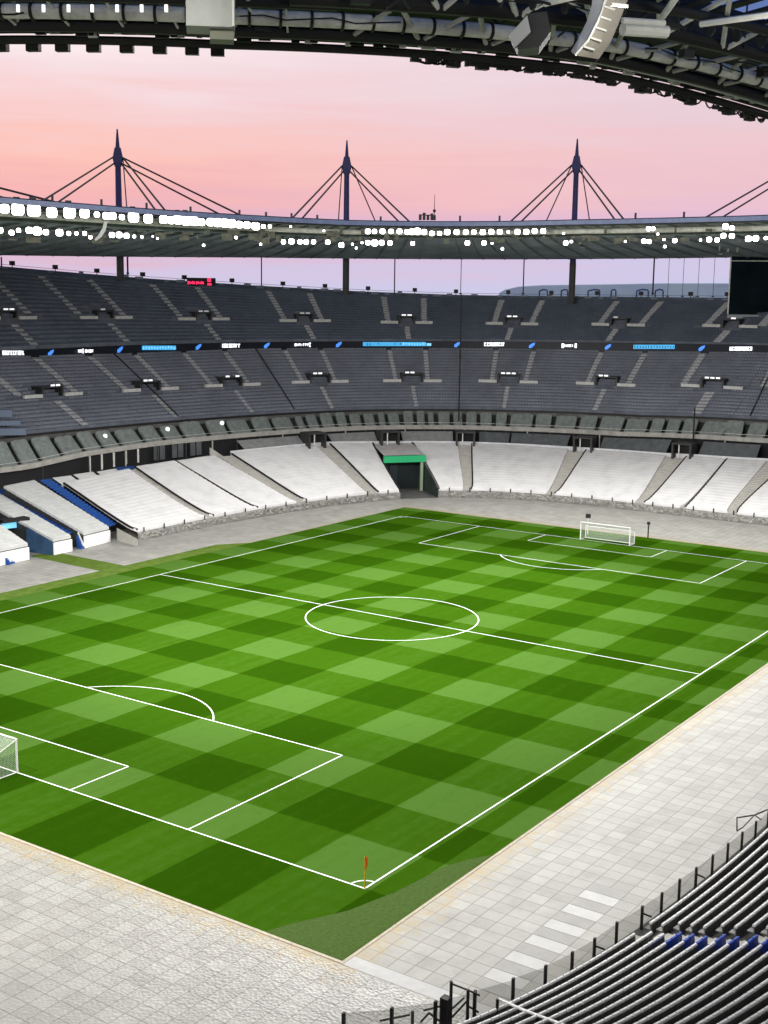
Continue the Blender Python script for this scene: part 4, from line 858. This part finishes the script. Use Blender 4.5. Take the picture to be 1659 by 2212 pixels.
for i, t in enumerate(np.linspace(rad(-20), rad(112), 62)):          # radial girders under the far side
    m = MB(); G0 = []; G1 = []
    for w in (.02, .08, .16, .26, .4, .6, .8, .95):
        q = np.array([*roofc(w, np.array([t]))[0], float(zr(w, t))]); G0.append(q); G1.append(q-np.array([0,0,.12+.35*math.sin(math.pi*min(1, w+.05))]))
    m.grid([G0, G1]); n2, t2 = outn(roofc, 0, t); m.grid([G1, [q+t2*.22 for q in G1]]); m.build('radial_girder', girdm, roof)
# hanging girder under the far side, half way out
m = MB(); A = roofc(.20, TF2); Z = zr(.20, TF2); m.grid([[(p[0],p[1],z-.1) for p, z in zip(A, Z)], [(p[0],p[1],z-1.1) for p, z in zip(A, Z)]]); m.build('hanging_girder', mat('girder_dark', (.16,.18,.19), .6, noise=.5, nscale=.6), roof)
def R3(w, t, dz): return np.array([*roofc(w, np.array([t]))[0], float(Z_LIP(t))+dz+float(Z_SOF(t)-Z_LIP(t))*w*.6])
# radial trusses and web members, near side
for i, t in enumerate(np.linspace(rad(172), rad(280), 42)):
    if rad(218) < t < rad(262): continue
    m = MB(); dtt = rad(1.1)
    if i % 2 == 0: m.tube([R3(.034,t,.3), R3(.088,t+dtt,2.3)], .10, 5); m.tube([R3(.088,t+dtt,.95), R3(.155,t,2.4)], .11, 5); m.tube([R3(.155,t,1.2), R3(.22,t+dtt*1.6,2.6)], .12, 5); m.tube([R3(.088,t,.95), R3(.088,t+dtt*1.5,2.6)], .09, 5)
    m.tube([R3(.155,t,1.25), R3(.25,t-dtt,2.5)], .11, 5); m.tube([R3(.25,t+dtt,1.7), R3(.33,t,2.6)], .12, 5); m.tube([R3(.25,t,1.7), R3(.25,t,2.6)], .11, 5); m.tube([R3(.034,t,.2), R3(.15,t,2.0)], .06, 4)
    m.build('truss_web', steel, roof)
# glazed annulus of blue tinted panes between dark radial rafters
gm = bpy.data.materials.new('blue_glass'); gm.use_nodes = True; n = gm.node_tree.nodes; l = gm.node_tree.links; tr_ = n.new('ShaderNodeBsdfTransparent'); tr_.inputs[0].default_value = (.16,.30,.62,1); l.new(tr_.outputs[0], n['Material Output'].inputs[0])
m = MB(); m2 = MB(); TG = np.linspace(rad(165), rad(285), 83)
for i in range(82):
    t0_, t1_ = TG[i], TG[i+1]; tm = t0_+(t1_-t0_)*.66
    q = lambda w, t, d=0: np.array([*roofc(w, np.array([t]))[0], float(Z_LIP(t))+2.7+d])
    m.quad(q(.055,t0_), q(.055,tm), q(.46,tm), q(.46,t0_)); m2.quad(q(.055,tm,-.12), q(.055,t1_,-.12), q(.46,t1_,-.12), q(.46,tm,-.12)); m2.quad(q(.055,tm,-.12), q(.46,tm,-.12), q(.46,tm,.02), q(.055,tm,.02)); m2.quad(q(.055,t1_,-.12), q(.46,t1_,-.12), q(.46,t1_,.02), q(.055,t1_,.02))
m.build('glass_panes', gm, roof); m2.build('rafters', dark, roof)
m = MB(); A0 = roofc(.054, TNr); Zn = Z_LIP(TNr); m.grid([[(p[0],p[1],float(zr(.054, t))) for p, t in zip(A0, TNr)], [(p[0],p[1],z+3.6) for p, z in zip(A0, Zn)]]); A0 = roofc(.46, TNr); m.grid([[(p[0],p[1],float(zr(.46, t))) for p, t in zip(A0, TNr)], [(p[0],p[1],z+3.6) for p, z in zip(A0, Zn)]]); m.build('glazing_kerb', dark, roof)
def at_roof(u, v, w, far=False):                     # point of the photo ray over the roof curve w
    t, z = hit(roofc, w, u, v, far); return pt(roofc, w, t, z), t
rr = random.Random(11)
for i in range(70):                                  # pipes, cable trays and bracing criss-crossing under the glazed ring
    t = rad(rr.uniform(200, 250)); w0 = rr.uniform(.03, .26); m = MB(); k_ = i % 4
    if k_ == 0: m.tube([R3(w0, t, .5+4*w0), R3(w0+rr.uniform(.04,.09), t+rad(rr.uniform(-3,3)), 2.4)], rr.uniform(.04,.10), 5)
    elif k_ == 1: m.tube([R3(w0, t, .3+3*w0), R3(w0, t+rad(rr.uniform(1,2.5)), 1.4+3*w0)], rr.uniform(.04,.09), 5); m.tube([R3(w0, t, 1.4+3*w0), R3(w0, t+rad(rr.uniform(1,2.5)), .3+3*w0)], rr.uniform(.04,.08), 5)
    elif k_ == 2: m.tube([R3(w0, t+rad(q_), .25+4*w0+.1*math.sin(q_*2)) for q_ in np.linspace(0, rr.uniform(3,9), 8)], rr.uniform(.03,.07), 5)
    else: n_, tg = outn(roofc, 0, t); m.obox(R3(w0, t, .2+4*w0), tg, n_, (0,0,1), rr.uniform(.15,.5), rr.uniform(.1,.3), rr.uniform(.08,.25))
    m.build('pipework' if k_ != 3 else 'junction_box', black if k_ == 2 else (black, black, dark, steel)[rr.randrange(4)], roof)
for t in np.linspace(rad(198), rad(262), 46):        # flanges and hangers that break the long ring tubes into segments
    n_, tg = outn(roofc, .06, t); MB().tube([R3(.060, t, .62)-tg*.06, R3(.060, t, .62)+tg*.06], .40, 12).build('tube_flange', black, roof)
    if rr.random() < .8: n_, tg = outn(roofc, .13, t); q_ = R3(.130, t+.01, 1.15); MB().tube([q_-tg*.05, q_+tg*.05], .28, 10).build('tube_flange', dark, roof)
for i, t in enumerate(np.linspace(rad(220), rad(262), 13)):        # deep W truss along the inner edge, right of the line array
    dt_ = rad(42/13); a_, b_, c_ = R3(.108, t, .9), R3(.150, t+dt_/2, 2.4), R3(.108, t+dt_, .9)
    MB().tube([a_, b_], .13, 6).tube([b_, c_], .13, 6).build('truss_web', steel, roof); MB().tube([R3(.036, t, .3), R3(.104, t+dt_*.5, 1.0)], .12, 6).tube([R3(.036, t+dt_, .3), R3(.104, t+dt_*.5, 1.0)], .12, 6).build('truss_web', conc_tan, roof)
    if i % 2 == 0: MB().tube([R3(.155, t, .9), R3(.26, t+dt_, 1.5)], .14, 6).tube([R3(.155, t+dt_*1.6, .9), R3(.26, t+dt_, 1.5)], .14, 6).build('truss_web', pale, roof)
# small lit catwalk lamps, then added fill lights on steel bars, near roof
sl = mat('catwalk_or_added_lamp', (1,1,1), .4, emit=((1,.97,.88), 1.2))
for i, u in enumerate([39,94,148,199,253,306,359]):
    p, t = at_roof(u, 18, .112); MB().box(p, (.05,.05,.14)).build('catwalk_lamp', sl, roof)
for i in range(13):
    t = rad(186)+rad(84)*i/12; p = R3(.24, t, .1); n_, tg = outn(roofc, .24, t)
    MB().obox(p, tg, n_, (0,0,1), .35, .05, .05).build('catwalk_or_added_lamp', steel, roof)
    ld = bpy.data.lights.new('added_roof_fill', 'POINT'); ld.energy = 420; ld.shadow_soft_size = .3; ld.color = (1, .98, .9); lo = bpy.data.objects.new('added_roof_fill', ld); COL.objects.link(lo); lo.location = [float(q) for q in p-np.array([0,0,.5])]  # added fill light to brighten the roof tubes, not an existing lamp
# black fixtures hanging along the near lip
fx = None
for (u, v) in ((3,97),(72,95),(135,92),(202,92),(274,94),(345,94),(415,97),(470,99),(980,122),(1042,132),(1384,206),(1492,212),(1573,233),(1620,243)):
    p, t = at_roof(u, v-2, -.004); p[2] = float(Z_LIP(t))-.30; n_, tg = outn(roofc, 0, t); rz = math.atan2(n_[1], n_[0])
    if fx is None:
        fx = thing('hanging_floodlight', (0,0,0), 'black floodlight seen from behind, hanging below the near roof lip', 'floodlight', 'floodlights hanging below the near roof lip')
        MB().box((0,0,-.02), (.18,.31,.17)).build('housing', black, fx); MB().box((-.1,0,.12), (.10,.25,.05)).build('yoke', dark, fx); MB().box((-.2,0,-.02), (.02,.24,.1)).build('lens', mat('unlit_lens', (.10,.11,.12), .3), fx)
        fx.location = p; fx.rotation_euler = (0, 0, rz)
    else: copy_tree(fx, p, rz)
    MB().tube([p+np.array([0,0,.15]), R3(.003, t, 0)], .05, 4).build('hanger', black, roof)
for i in range(98):                                  # clamps and cabling along the catwalk rail
    t = rad(203)+rad(42)*rng.rand(); n_, tg = outn(roofc, 0, t); MB().obox(R3(.012, t, .1+.3*rng.rand()), tg, n_, (0,0,1), .1+.25*rng.rand(), .1, .05+.1*rng.rand()).build('cable_clamp', (black, pale, dark)[i % 3], roof)
for i in range(96):                                  # fringe of small fittings and cable loops under the lip
    u_ = rr.uniform(880, 1659); p, t = at_roof(u_, 150, -.002); n_, tg = outn(roofc, 0, t); z_ = float(Z_LIP(t))
    if i % 3: MB().obox(np.array([p[0], p[1], z_-.2-rr.uniform(.02,.16)]), tg, n_, (0,0,1), rr.uniform(.08,.32), .12, rr.uniform(.05,.13)).build('edge_fitting', (black, dark, black)[i % 3], roof)
    else: w_ = rr.uniform(.3,.7); MB().tube([np.array([p[0], p[1], z_-.15])+tg*w_*q_-np.array([0,0,.28*(1-q_*q_)]) for q_ in (-1,-.5,0,.5,1)], .045, 5).build('cable_loop', black, roof)
# big loudspeakers under the near roof
def facing(p): d = np.array([p[0]-CAM[0], p[1]-CAM[1], 0]); d /= np.linalg.norm(d); return d, np.array([d[1], -d[0], 0])
p, _ = at_roof(455, 33, .17); d, r = facing(p); k = np.linalg.norm(p-CAM)/FOC
sb = thing('hanging_loudspeaker', p, 'pale grey square loudspeaker box hanging at the top left of the near roof', 'loudspeaker')
gsp = mat('speaker_grey', (.42,.43,.40), .5, noise=.12)
MB().obox(p, r, d, (0,0,1), 48*k, .8, 29*k).build('cabinet', gsp, sb)
MB().obox(p+r*22*k-np.array([0,0,39*k])+d*.2, r, d, (0,0,1), 24*k, .5, 9*k).build('lower_cabinet', mat('speaker_olive', (.25,.26,.2), .6), sb)
MB().obox(p+r*44*k-d*.9, r, d, (0,0,1), 2*k, .1, 29*k).build('edge_trim', pale, sb)
# hexagonal horn
p, _ = at_roof(1142, 68, .17); d, r = facing(p); k = np.linalg.norm(p-CAM)/FOC; z3 = np.array([0,0,1.])
hx = thing('horn_loudspeaker', p, 'dark six-sided loudspeaker horn with one pale facet below the near roof', 'loudspeaker')
X = lambda a, b, dd=0: p+r*a*k-z3*b*k+d*dd
f6 = [(-35,8),(-6,-34),(35,-38),(44,0),(22,30),(-20,34)]
m = MB(); m.add([X(a, b) for a, b in f6]+[X(a, b, 1.6) for a, b in f6], [(0,1,2,3,4,5),(6,11,10,9,8,7)]+[(i, (i+1) % 6, (i+1) % 6+6, i+6) for i in range(6)]); m.build('cabinet', dark, hx)
MB().add([X(-38,8,-.15), X(-4,-30,-.15), X(4,2,-.15), X(-28,33,-.15), X(-38,8,.2), X(-4,-30,.2), X(4,2,.2), X(-28,33,.2)], [(0,1,2,3),(0,4,5,1),(1,5,6,2),(2,6,7,3),(3,7,4,0)]).build('pale_facet', mat('facet_grey', (.42,.42,.42), .5), hx)
# curved line array
p, _ = at_roof(1290, 40, .19); d, r = facing(p); k = np.linalg.norm(p-CAM)/FOC
la_ = thing('line_array_loudspeaker', p, 'curved pale stack of loudspeakers hanging from the near roof at the top right', 'loudspeaker')
Pj = lambda u, v, dd=0: p+r*(u-1290)*k-z3*(v-40)*k+d*dd
Lft = [(1282,-60),(1281,-20),(1278,10),(1270,40),(1256,70),(1240,98)]; Mid = [(1315,-60),(1312,-20),(1304,14),(1292,50),(1275,85),(1250,113)]; Rgt = [(1362,-60),(1356,-20),(1344,14),(1332,48),(1318,82),(1296,113)]
m = MB(); m.grid([[Pj(*q, .4) for q in Lft], [Pj(*q, -.4) for q in Mid]]); m.grid([[Pj(*q, .4) for q in Lft], [Pj(q[0]+14, q[1], 1.4) for q in Lft]]); m.build('front_grille', mat('array_grey', (.55,.56,.58), .5, noise=.1), la_)
m = MB(); m.grid([[Pj(*q, -.4) for q in Mid], [Pj(*q, .5) for q in Rgt]]); m.grid([[Pj(*q, .5) for q in Rgt], [Pj(q[0]-8, q[1], 1.4) for q in Rgt]]); m.add([Pj(*Lft[-1], .4), Pj(*Mid[-1], -.4), Pj(*Rgt[-1], .5)], [(0,1,2)]); m.build('side_panel', mat('array_taupe', (.36,.33,.28), .6, noise=.2), la_)
m = MB()
for j in range(9):
    x = j/9*(len(Mid)-1); i0 = min(int(x), len(Mid)-2); fr = x-i0; a = np.array(Mid[i0])*(1-fr)+np.array(Mid[i0+1])*fr; m.tube([Pj(a[0]+1, a[1], -.5), Pj(a[0]+22, a[1]+3, -.1)], .05, 4)
m.tube([Pj(*q, -.45) for q in Mid], .05, 4); m.build('joints', pale, la_)
# pale ducts right of it
for (ua, ub, v, r_, w_) in ((1345,1435,44,.13,.17),(1345,1440,63,.26,.16)):
    a, _ = at_roof(ua, v, w_); b_, _ = at_roof(ub, v+6, w_); MB().tube([a, b_], r_, 10).build('pale_duct', pale, roof)

# floodlights of the far side (lit)
fl0 = thing('floodlight', (0,0,0), 'x', 'floodlight'); MB().box((0.22,0,0), (.2,.62,.58)).build('housing', dark, fl0)
m = MB(); ag = np.linspace(0, 2*math.pi, 17)[:-1]; ry = [(.60*np.sign(math.cos(a))*abs(math.cos(a))**.6, .56*np.sign(math.sin(a))*abs(math.sin(a))**.6) for a in ag]
m.add([(-.05, y, z) for y, z in ry]+[(.02, y, z) for y, z in ry], [tuple(range(16)), tuple(range(31, 15, -1))]+[(i, (i+1) % 16, (i+1) % 16+16, i+16) for i in range(16)]); m.build('lens', lens, fl0); MB().box((.3,0,.85), (.06,.3,.35)).build('yoke', dark, fl0)
kids = [q for q in bpy.data.objects if q.parent == fl0]; used = [False]
def flood(u, v, sc, w, lab, grp):
    p, t = at_roof(u, v, w, True); n_, tg = outn(roofc, w, t); rz = math.atan2(n_[1], n_[0])
    d = CAM-p; rz2 = math.atan2(-d[1], -d[0]); dz = (rz2-rz+math.pi) % (2*math.pi)-math.pi; rz = rz+dz*.6
    if not used[0]: o = fl0; used[0] = True
    else:
        o = fl0.copy(); COL.objects.link(o)
        for q in kids: c = q.copy(); COL.objects.link(c); c.parent = o
    o.location = [float(x) for x in p]; o.rotation_euler = (0, 0, rz); sc *= .84 if ('left' in lab and 'large' in lab) else (.68 if u > 553 else .74); o.scale = (sc, sc, sc); o['label'] = lab; o['group'] = grp
Z3 = lambda x, y: (x*.3333, 259.2+.3333*y); Z4 = lambda x, y: (553+x*.3333, 259.2+.3333*y); Z5 = lambda x, y: (1106+x*.3333, 259.2+.3333*y)
r1 = [(30,575,1.1),(115,580,1.5),(220,585,1.6),(335,600,1.3),(450,600,1.5),(548,605,1.2),(628,613,.7),(690,622,.95),(730,622,.9),(790,630,.7),(865,630,1.4),(960,640,1.2),(1060,645,1.1),(1110,650,1.0),(1155,645,1.3),(1205,650,1.4),(1255,655,1.3),(1305,662,1.0),(1365,662,1.1),(1410,665,1.2),(1455,668,1.2),(1500,672,1.2),(1550,678,1.0),(1600,682,1.0),(1645,685,.8)]
for x, y, s_ in r1: flood(*Z3(x, y), s_, .012, 'large glaring floodlight in the upper row, left of the middle mast', 'upper row of lit floodlights, left')
for x, y, s_ in [(0,715,.8),(75,730,.7),(120,715,.6),(190,715,.9),(240,720,1.2),(297,727,.8),(385,730,1.0),(445,735,.6),(495,735,.5),(548,735,.6),(585,760,.5),(725,745,.8),(772,745,.9),(820,750,.8),(870,755,.45),(920,758,.4),(990,755,.25),(1020,768,.3),(1320,812,.4),(1530,762,.45)]: flood(*Z3(x, y), s_, .055, 'smaller lit floodlight in the lower row beside the left mast', 'lower row of lit floodlights, left')
for x, y, s_ in [(0,690,1.2),(48,690,.7),(90,690,.6),(225,690,.35),(440,718,.35),(725,722,.95),(768,722,.85),(820,722,.95),(875,722,.85),(930,722,.95),(978,725,.9),(1010,725,1.1),(1045,722,1.3),(1090,727,1.0),(1140,735,.9),(1190,735,.8),(1240,727,1.05),(1300,727,1.0),(1360,727,.95),(1412,727,.85),(1470,727,1.0),(1525,725,1.0),(1580,725,.95),(1635,725,.5)]: flood(*Z4(x, y), s_, .012, 'square lit floodlight in the upper row between the middle and right masts', 'upper row of lit floodlights, middle')
for x, y, s_ in [(30,805,.4),(178,790,.8),(230,787,1.0),(285,790,.8),(325,790,.9),(373,790,.8),(465,792,.85),(553,810,.95),(625,805,.4),(650,830,.4),(687,795,.4),(725,795,.9),(770,797,1.2),(815,795,.95),(868,797,.9),(1015,800,.75),(1370,797,.9),(1478,797,.85),(1530,800,.4),(1597,835,.5)]: flood(*Z4(x, y), s_, .055, 'square lit floodlight in the lower row around the middle mast', 'lower row of lit floodlights, middle')
for x, y, s_ in [(35,725,1.0),(92,725,1.0),(147,720,.95),(202,720,.95),(335,735,.4),(885,705,.8),(915,705,.7),(1385,690,1.0),(1425,700,.8)]: flood(*Z5(x, y), s_, .012, 'lit floodlight in the upper row from the right mast to the right edge', 'upper row of lit floodlights, right')
for x, y, s_ in [(348,797,.85),(385,788,.5),(735,787,.4),(855,785,.8),(888,788,.8),(945,740,.4),(985,775,.4),(1055,782,.8),(990,820,.5),(1222,778,.4),(1278,775,.9),(1330,778,.8),(1370,750,.9),(1425,752,.9),(1532,770,1.0),(1580,768,1.0),(1645,765,.6)]: flood(*Z5(x, y), s_, .05, 'lit floodlight in a loose cluster in the lower row, right of the right mast', 'lower clusters of lit floodlights, right')
# far hanging white line array near the left mast
p, t = at_roof(216, 492, .03, True); d, r = facing(p); k = np.linalg.norm(p-CAM)/FOC
fa = thing('far_line_array', p, 'small curved white loudspeaker stack below the left mast', 'loudspeaker'); Pf = lambda u, v, dd=0: p+r*(u-216)*k-z3*(v-492)*k+d*dd
MB().grid([[Pf(225,478), Pf(221,492), Pf(213,506), Pf(204,516)], [Pf(231,480), Pf(228,496), Pf(219,510), Pf(207,519)]]).grid([[Pf(225,478), Pf(221,492), Pf(213,506), Pf(204,516)], [Pf(225,478,.8), Pf(221,492,.8), Pf(213,506,.8), Pf(204,516,.8)]]).build('cabinets', mat('array_pale', (.55,.58,.55), .5), fa)
# hardware under the far lip: gantries and brackets on the right
m = MB()
for (x, y, w_, h_) in ((440,800,10,5),(460,830,14,3),(930,780,8,5),(990,770,16,3),(1000,800,5,9),(1345,830,4,16),(1400,845,6,10),(1460,840,5,14),(1475,790,4,12),(270,745,14,4),(950,740,7,7),(1080,760,3,12),(460,770,9,10),(1350,870,12,3)):
    u, v = Z5(x, y); p, t = at_roof(u, v, .07, True); k = np.linalg.norm(p-CAM)/FOC; d, r = facing(p); m.obox(p, r, d, (0,0,1), w_*k*.35, .25, h_*k*.35)
for i in range(70):
    u = rng.uniform(0, 1659); v = 500+rng.uniform(-3, 22); p, t = at_roof(u, v, .07, True); k = np.linalg.norm(p-CAM)/FOC; d, r = facing(p); m.obox(p, r, d, (0,0,1), rng.uniform(.15,.9), .15, rng.uniform(.1,.5))
m.build('lighting_gantry', mat('gantry_olive', (.12,.125,.09), .6, noise=.6, nscale=1.5), roof)
for i, (u, v) in enumerate([Z3(340,525),Z3(658,552),Z3(950,574),Z3(1235,597),Z3(1552,617),Z4(65,630),Z4(230,637),Z4(397,648),Z4(808,657),Z4(1322,652),Z4(1578,652),Z5(800,635),Z5(1114,629)]):
    p, t = at_roof(u, v, .02, True); MB().tube([p-np.array([0,0,.3]), p+np.array([0,0,.75])], .16, 6).build('roof_stub', dark, roof)
# roof-top equipment and aerial
p, t = at_roof(923, 474, .03, True); d, r = facing(p)
eq = thing('rooftop_equipment', p, 'small cluster of dark boxes on the far roof right of the middle mast', 'equipment'); m = MB()
for a, h_ in ((-1.1,.6),(-.5,.9),(.1,.5),(.7,.8),(1.1,.4)): m.obox(p+r*a+np.array([0,0,h_/2]), r, d, (0,0,1), .22, .3, h_/2+.1)
m.tube([p-r*1.3+np.array([0,0,.7]), p+r*1.3+np.array([0,0,.6])], .08, 5); m.build('boxes', black, eq)
p, t = at_roof(938, 474, .03, True); ae = thing('roof_aerial', p, 'thin vertical aerial beside the dark boxes on the far roof', 'aerial'); MB().tube([p, p+np.array([0,0,2.0]), p+np.array([0,0,3.8])], .07, 6, r2=.03).build('rod', dark, ae); MB().box(p+np.array([0,0,1.3]), (.16,.16,.2)).build('aerial_box', black, ae)

# ------------------------------------------------------------------ masts with stay cables
def mast(u, vtop, vcol, vbase, cabs, lab):
    s_m = .90; t = hit(bowl, s_m, u, 500)[0]; p = pt(bowl, s_m, t, 0)
    zt_ = zat(p, u, vtop); zc = zat(p, u, vcol); zb_ = zat(p, u, vbase); k = np.linalg.norm(p[:2]-CAM[:2])/FOC; z3 = np.array([0,0,1.])
    o = thing('support_mast', (p[0], p[1], zb_), lab, 'mast', 'masts around the far roof')
    MB().tube([p+z3*zb_, p+z3*(zb_+8)], .66, 12).build('column', mat('column_grey', (.05,.055,.05), .6, noise=.3), o)
    MB().tube([p+z3*(zb_+8), p+z3*zc], .62, 12, r2=.50).build('mast_shaft', navy, o)
    MB().tube([p+z3*zc, p+z3*zt_], .52, 10, r2=.13).build('spire', navy, o)
    m = MB(); d, r = facing(p); m.add([p+z3*(zc+1.5)-r*.55, p+z3*(zc+1.5)+r*.55, p+z3*(zc-.4)+r*.95, p+z3*(zc-1.8)+r*.6, p+z3*(zc-1.8)-r*.6, p+z3*(zc-.4)-r*.95]+[q-d*.5 for q in [p+z3*(zc+1.5)-r*.55, p+z3*(zc+1.5)+r*.55, p+z3*(zc-.4)+r*.95, p+z3*(zc-1.8)+r*.6, p+z3*(zc-1.8)-r*.6, p+z3*(zc-.4)-r*.95]], [(0,1,2,3,4,5),(11,10,9,8,7,6)]+[(i,(i+1) % 6,(i+1) % 6+6,i+6) for i in range(6)]); m.build('stay_collar', navy, o)
    for (uk, wide) in cabs:
        if wide: q, tq = at_roof(uk, 478, .22, True); zq = float(Z_LIP(tq))+.6
        else: q, tq = at_roof(uk, 490, .55, True); zq = float(Z_LIP(tq))-.6
        q = np.array([q[0], q[1], zq]); sg = 1 if ((q-p)@r) > 0 else -1
        st = p+z3*(zc-.5)+r*sg*.9
        for j in ((0, 1) if wide else (0,)):
            dd = np.array([0,0,-.95*j])+r*sg*(-.35*j); MB().tube([st+dd+z3*.3, q+dd*1.35], .155 if wide else .11, 6).build('stay_cable', black, o)
    # slender second stay next to the column under the roof
    return o
mast(-232,282,345,590,[(-420,1),(165,1)],'mast out of frame at left whose stay cables cross the top left roof')
mast(258,279,338,606,[(80,1),(530,1),(362,1),(277,0)],'tall navy mast at the left of the photo, spire highest in the pink sky')
mast(748,303,356,636,[(628,1),(887,1),(824,0),(729,0)],'tall navy mast in the middle of the skyline')
mast(1240,300,354,656,[(1100,1),(1350,1),(1166,0),(1279,0)],'tall navy mast on the right of the skyline')
mast(1738,290,345,660,[(1517,1),(1950,1)],'mast out of frame at right whose stay cables enter at the right edge')
# thin tie rods between rim and roof
def rod(u, v0, v1, r, s=.985, lab=None, grp='thin rods between the rim and the roof'):
    t = tu(s, u, v0); p = pt(bowl, s, t, 0); z0, z1 = zat(p, u, v0), zat(p, u, v1); o = thing('tie_rod', (p[0], p[1], z0), lab or 'thin dark vertical rod between the rim and the far roof', 'rod', grp)
    MB().tube([(p[0],p[1],z0-.3),(p[0],p[1],z1+.4)], r, 6).build('rod', black, o); MB().box((p[0],p[1],z0), (.2,.2,.12)).build('foot_plate', dark, o)
for u, r in ((4,.14),(276,.17),(565,.12),(852,.12),(995,.07),(1130,.12),(1410,.15)): rod(u, 634 if u > 500 else 590, 560, r)
for u in (1442,1474,1507,1540): rod(u, 640, 562, .045, lab='very thin rod left of the dark screen at right', grp='very thin rods beside the big screen')
for u, vt, vb in ((991,636,900),(1500,880,960)):
    s_ = S_BM-.012; t = tu(s_, u, 900); p = pt(bowl, s_, t, 0); z0, z1 = zat(p, u, vb+(0 if u > 1200 else 10)), zat(p, u, vt)
    o = thing('hanging_cable', (p[0], p[1], z0), 'thin black vertical cable crossing both dark tiers at the centre' if u < 1200 else 'short black vertical cable in front of the balcony at right', 'cable'); MB().tube([(p[0],p[1],z0),(p[0],p[1],z1)], .13, 6).build('cable', black, o)
# big screen at the right edge
s_ = .86; tA = tu(s_, 1578, 600); pA = pt(bowl, s_, tA, 0); zt_, zb_ = zat(pA, 1578, 553), zat(pA, 1578, 678); n_, tg = outn(bowl, s_, tA); tg = tg if tg@_r > 0 else -tg; d, r = facing(pA); ww = 7.5
scn = thing('big_screen', (pA[0], pA[1], zb_), 'large unlit dark screen under the roof at the right edge', 'screen'); c = pA+r*ww+np.array([0,0,(zt_+zb_)/2])
MB().obox(c, r, d, (0,0,1), ww, .4, (zt_-zb_)/2).build('screen_face', mat('screen_off', (.005,.010,.013), .9, noise=.4, nscale=.3, spec=.05), scn)
MB().obox(c-np.array([0,0,(zt_-zb_)/2+.45])-d*.6, r, d, (0,0,1), ww+.2, .9, .32).build('ledge', mat('ledge_grey', (.30,.31,.33), .6), scn)
MB().obox(c-r*(ww+.12), r, d, (0,0,1), .12, .45, (zt_-zb_)/2).build('frame', steel, scn); MB().obox(c+np.array([0,0,(zt_-zb_)/2-.9])-d*.5, r, d, (0,0,1), ww, .06, .07).build('frame_bar', steel, scn)

# distant blue arena roof beyond the rim
db = thing('distant_building', (0,0,0), 'long low pale blue building far away beyond the right rim', 'building')
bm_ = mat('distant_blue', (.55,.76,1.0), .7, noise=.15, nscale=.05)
d0 = 640.0; G = []
prf = [(1078,634),(1090,627),(1120,620),(1170,617),(1250,616),(1330,615),(1430,613),(1560,613),(1700,613),(1800,616)]
for dd in (0, 60):
    top = []; bot = []
    for u, v in prf:
        dr = rayd(u, v); h = math.hypot(dr[0], dr[1]); q = CAM+dr/h*(d0+dd); q[2] = q[2]+(0 if dd == 0 else 0.3); top.append(q); bot.append(np.array([q[0], q[1], -.1]))
    G.append((bot, top))
MB().grid([G[0][0], G[0][1], G[1][1], G[1][0]]).build('wall', bm_, db)
m = MB()
for (u0, u1) in ((1165,1182),(1212,1226),(1270,1295),(1320,1330),(1375,1400),(1415,1432)):
    for u in (u0, u1):
        dr = rayd(u, 640); h = math.hypot(dr[0], dr[1]); q = CAM+dr/h*(d0-4); m.tube([q-np.array([0,0,20]), q+np.array([0,0,2.6])], .35, 5)
    a = CAM+rayd(u0, 640)/math.hypot(*rayd(u0, 640)[:2])*(d0-4)+np.array([0,0,2.6]); b_ = CAM+rayd(u1, 640)/math.hypot(*rayd(u1, 640)[:2])*(d0-4)+np.array([0,0,2.9]); m.tube([a, (a+b_)/2+np.array([0,0,.5]), b_], .35, 5)
m.build('arch_frame', mat('distant_navy', (.03,.06,.22), .7), db)
# cyan-ish stack at far left edge of the middle tier: pale blue camera platform
pp = hz(12, 905, 15.0)
t = tu(S_MB+.02, 8, 915); p = pt(bowl, S_MB+.02, t, 0); k = math.hypot(p[0]-CAM[0], p[1]-CAM[1])/FOC; d, r = facing(p)
cpf = thing('camera_platform', p+np.array([0,0,float(Z_MB(t))]), 'pale blue stepped platform at the left edge of the middle tier', 'platform')
for j, (u1, va, vb) in enumerate(((26,883,902),(41,905,918),(52,920,938))):
    za, zb2 = zat(p, u1, va), zat(p, u1, vb); u0 = -30; MB().obox(p+r*((u0+u1)/2-8)*k+np.array([0,0,(za+zb2)/2])-d*(j*.8), r, d, (0,0,1), (u1-u0)/2*k, .7, (za-zb2)/2*.8).build('platform_step', mat('platform_blue', (.13,.17,.24), .6), cpf)
print('objects', len(bpy.data.objects))
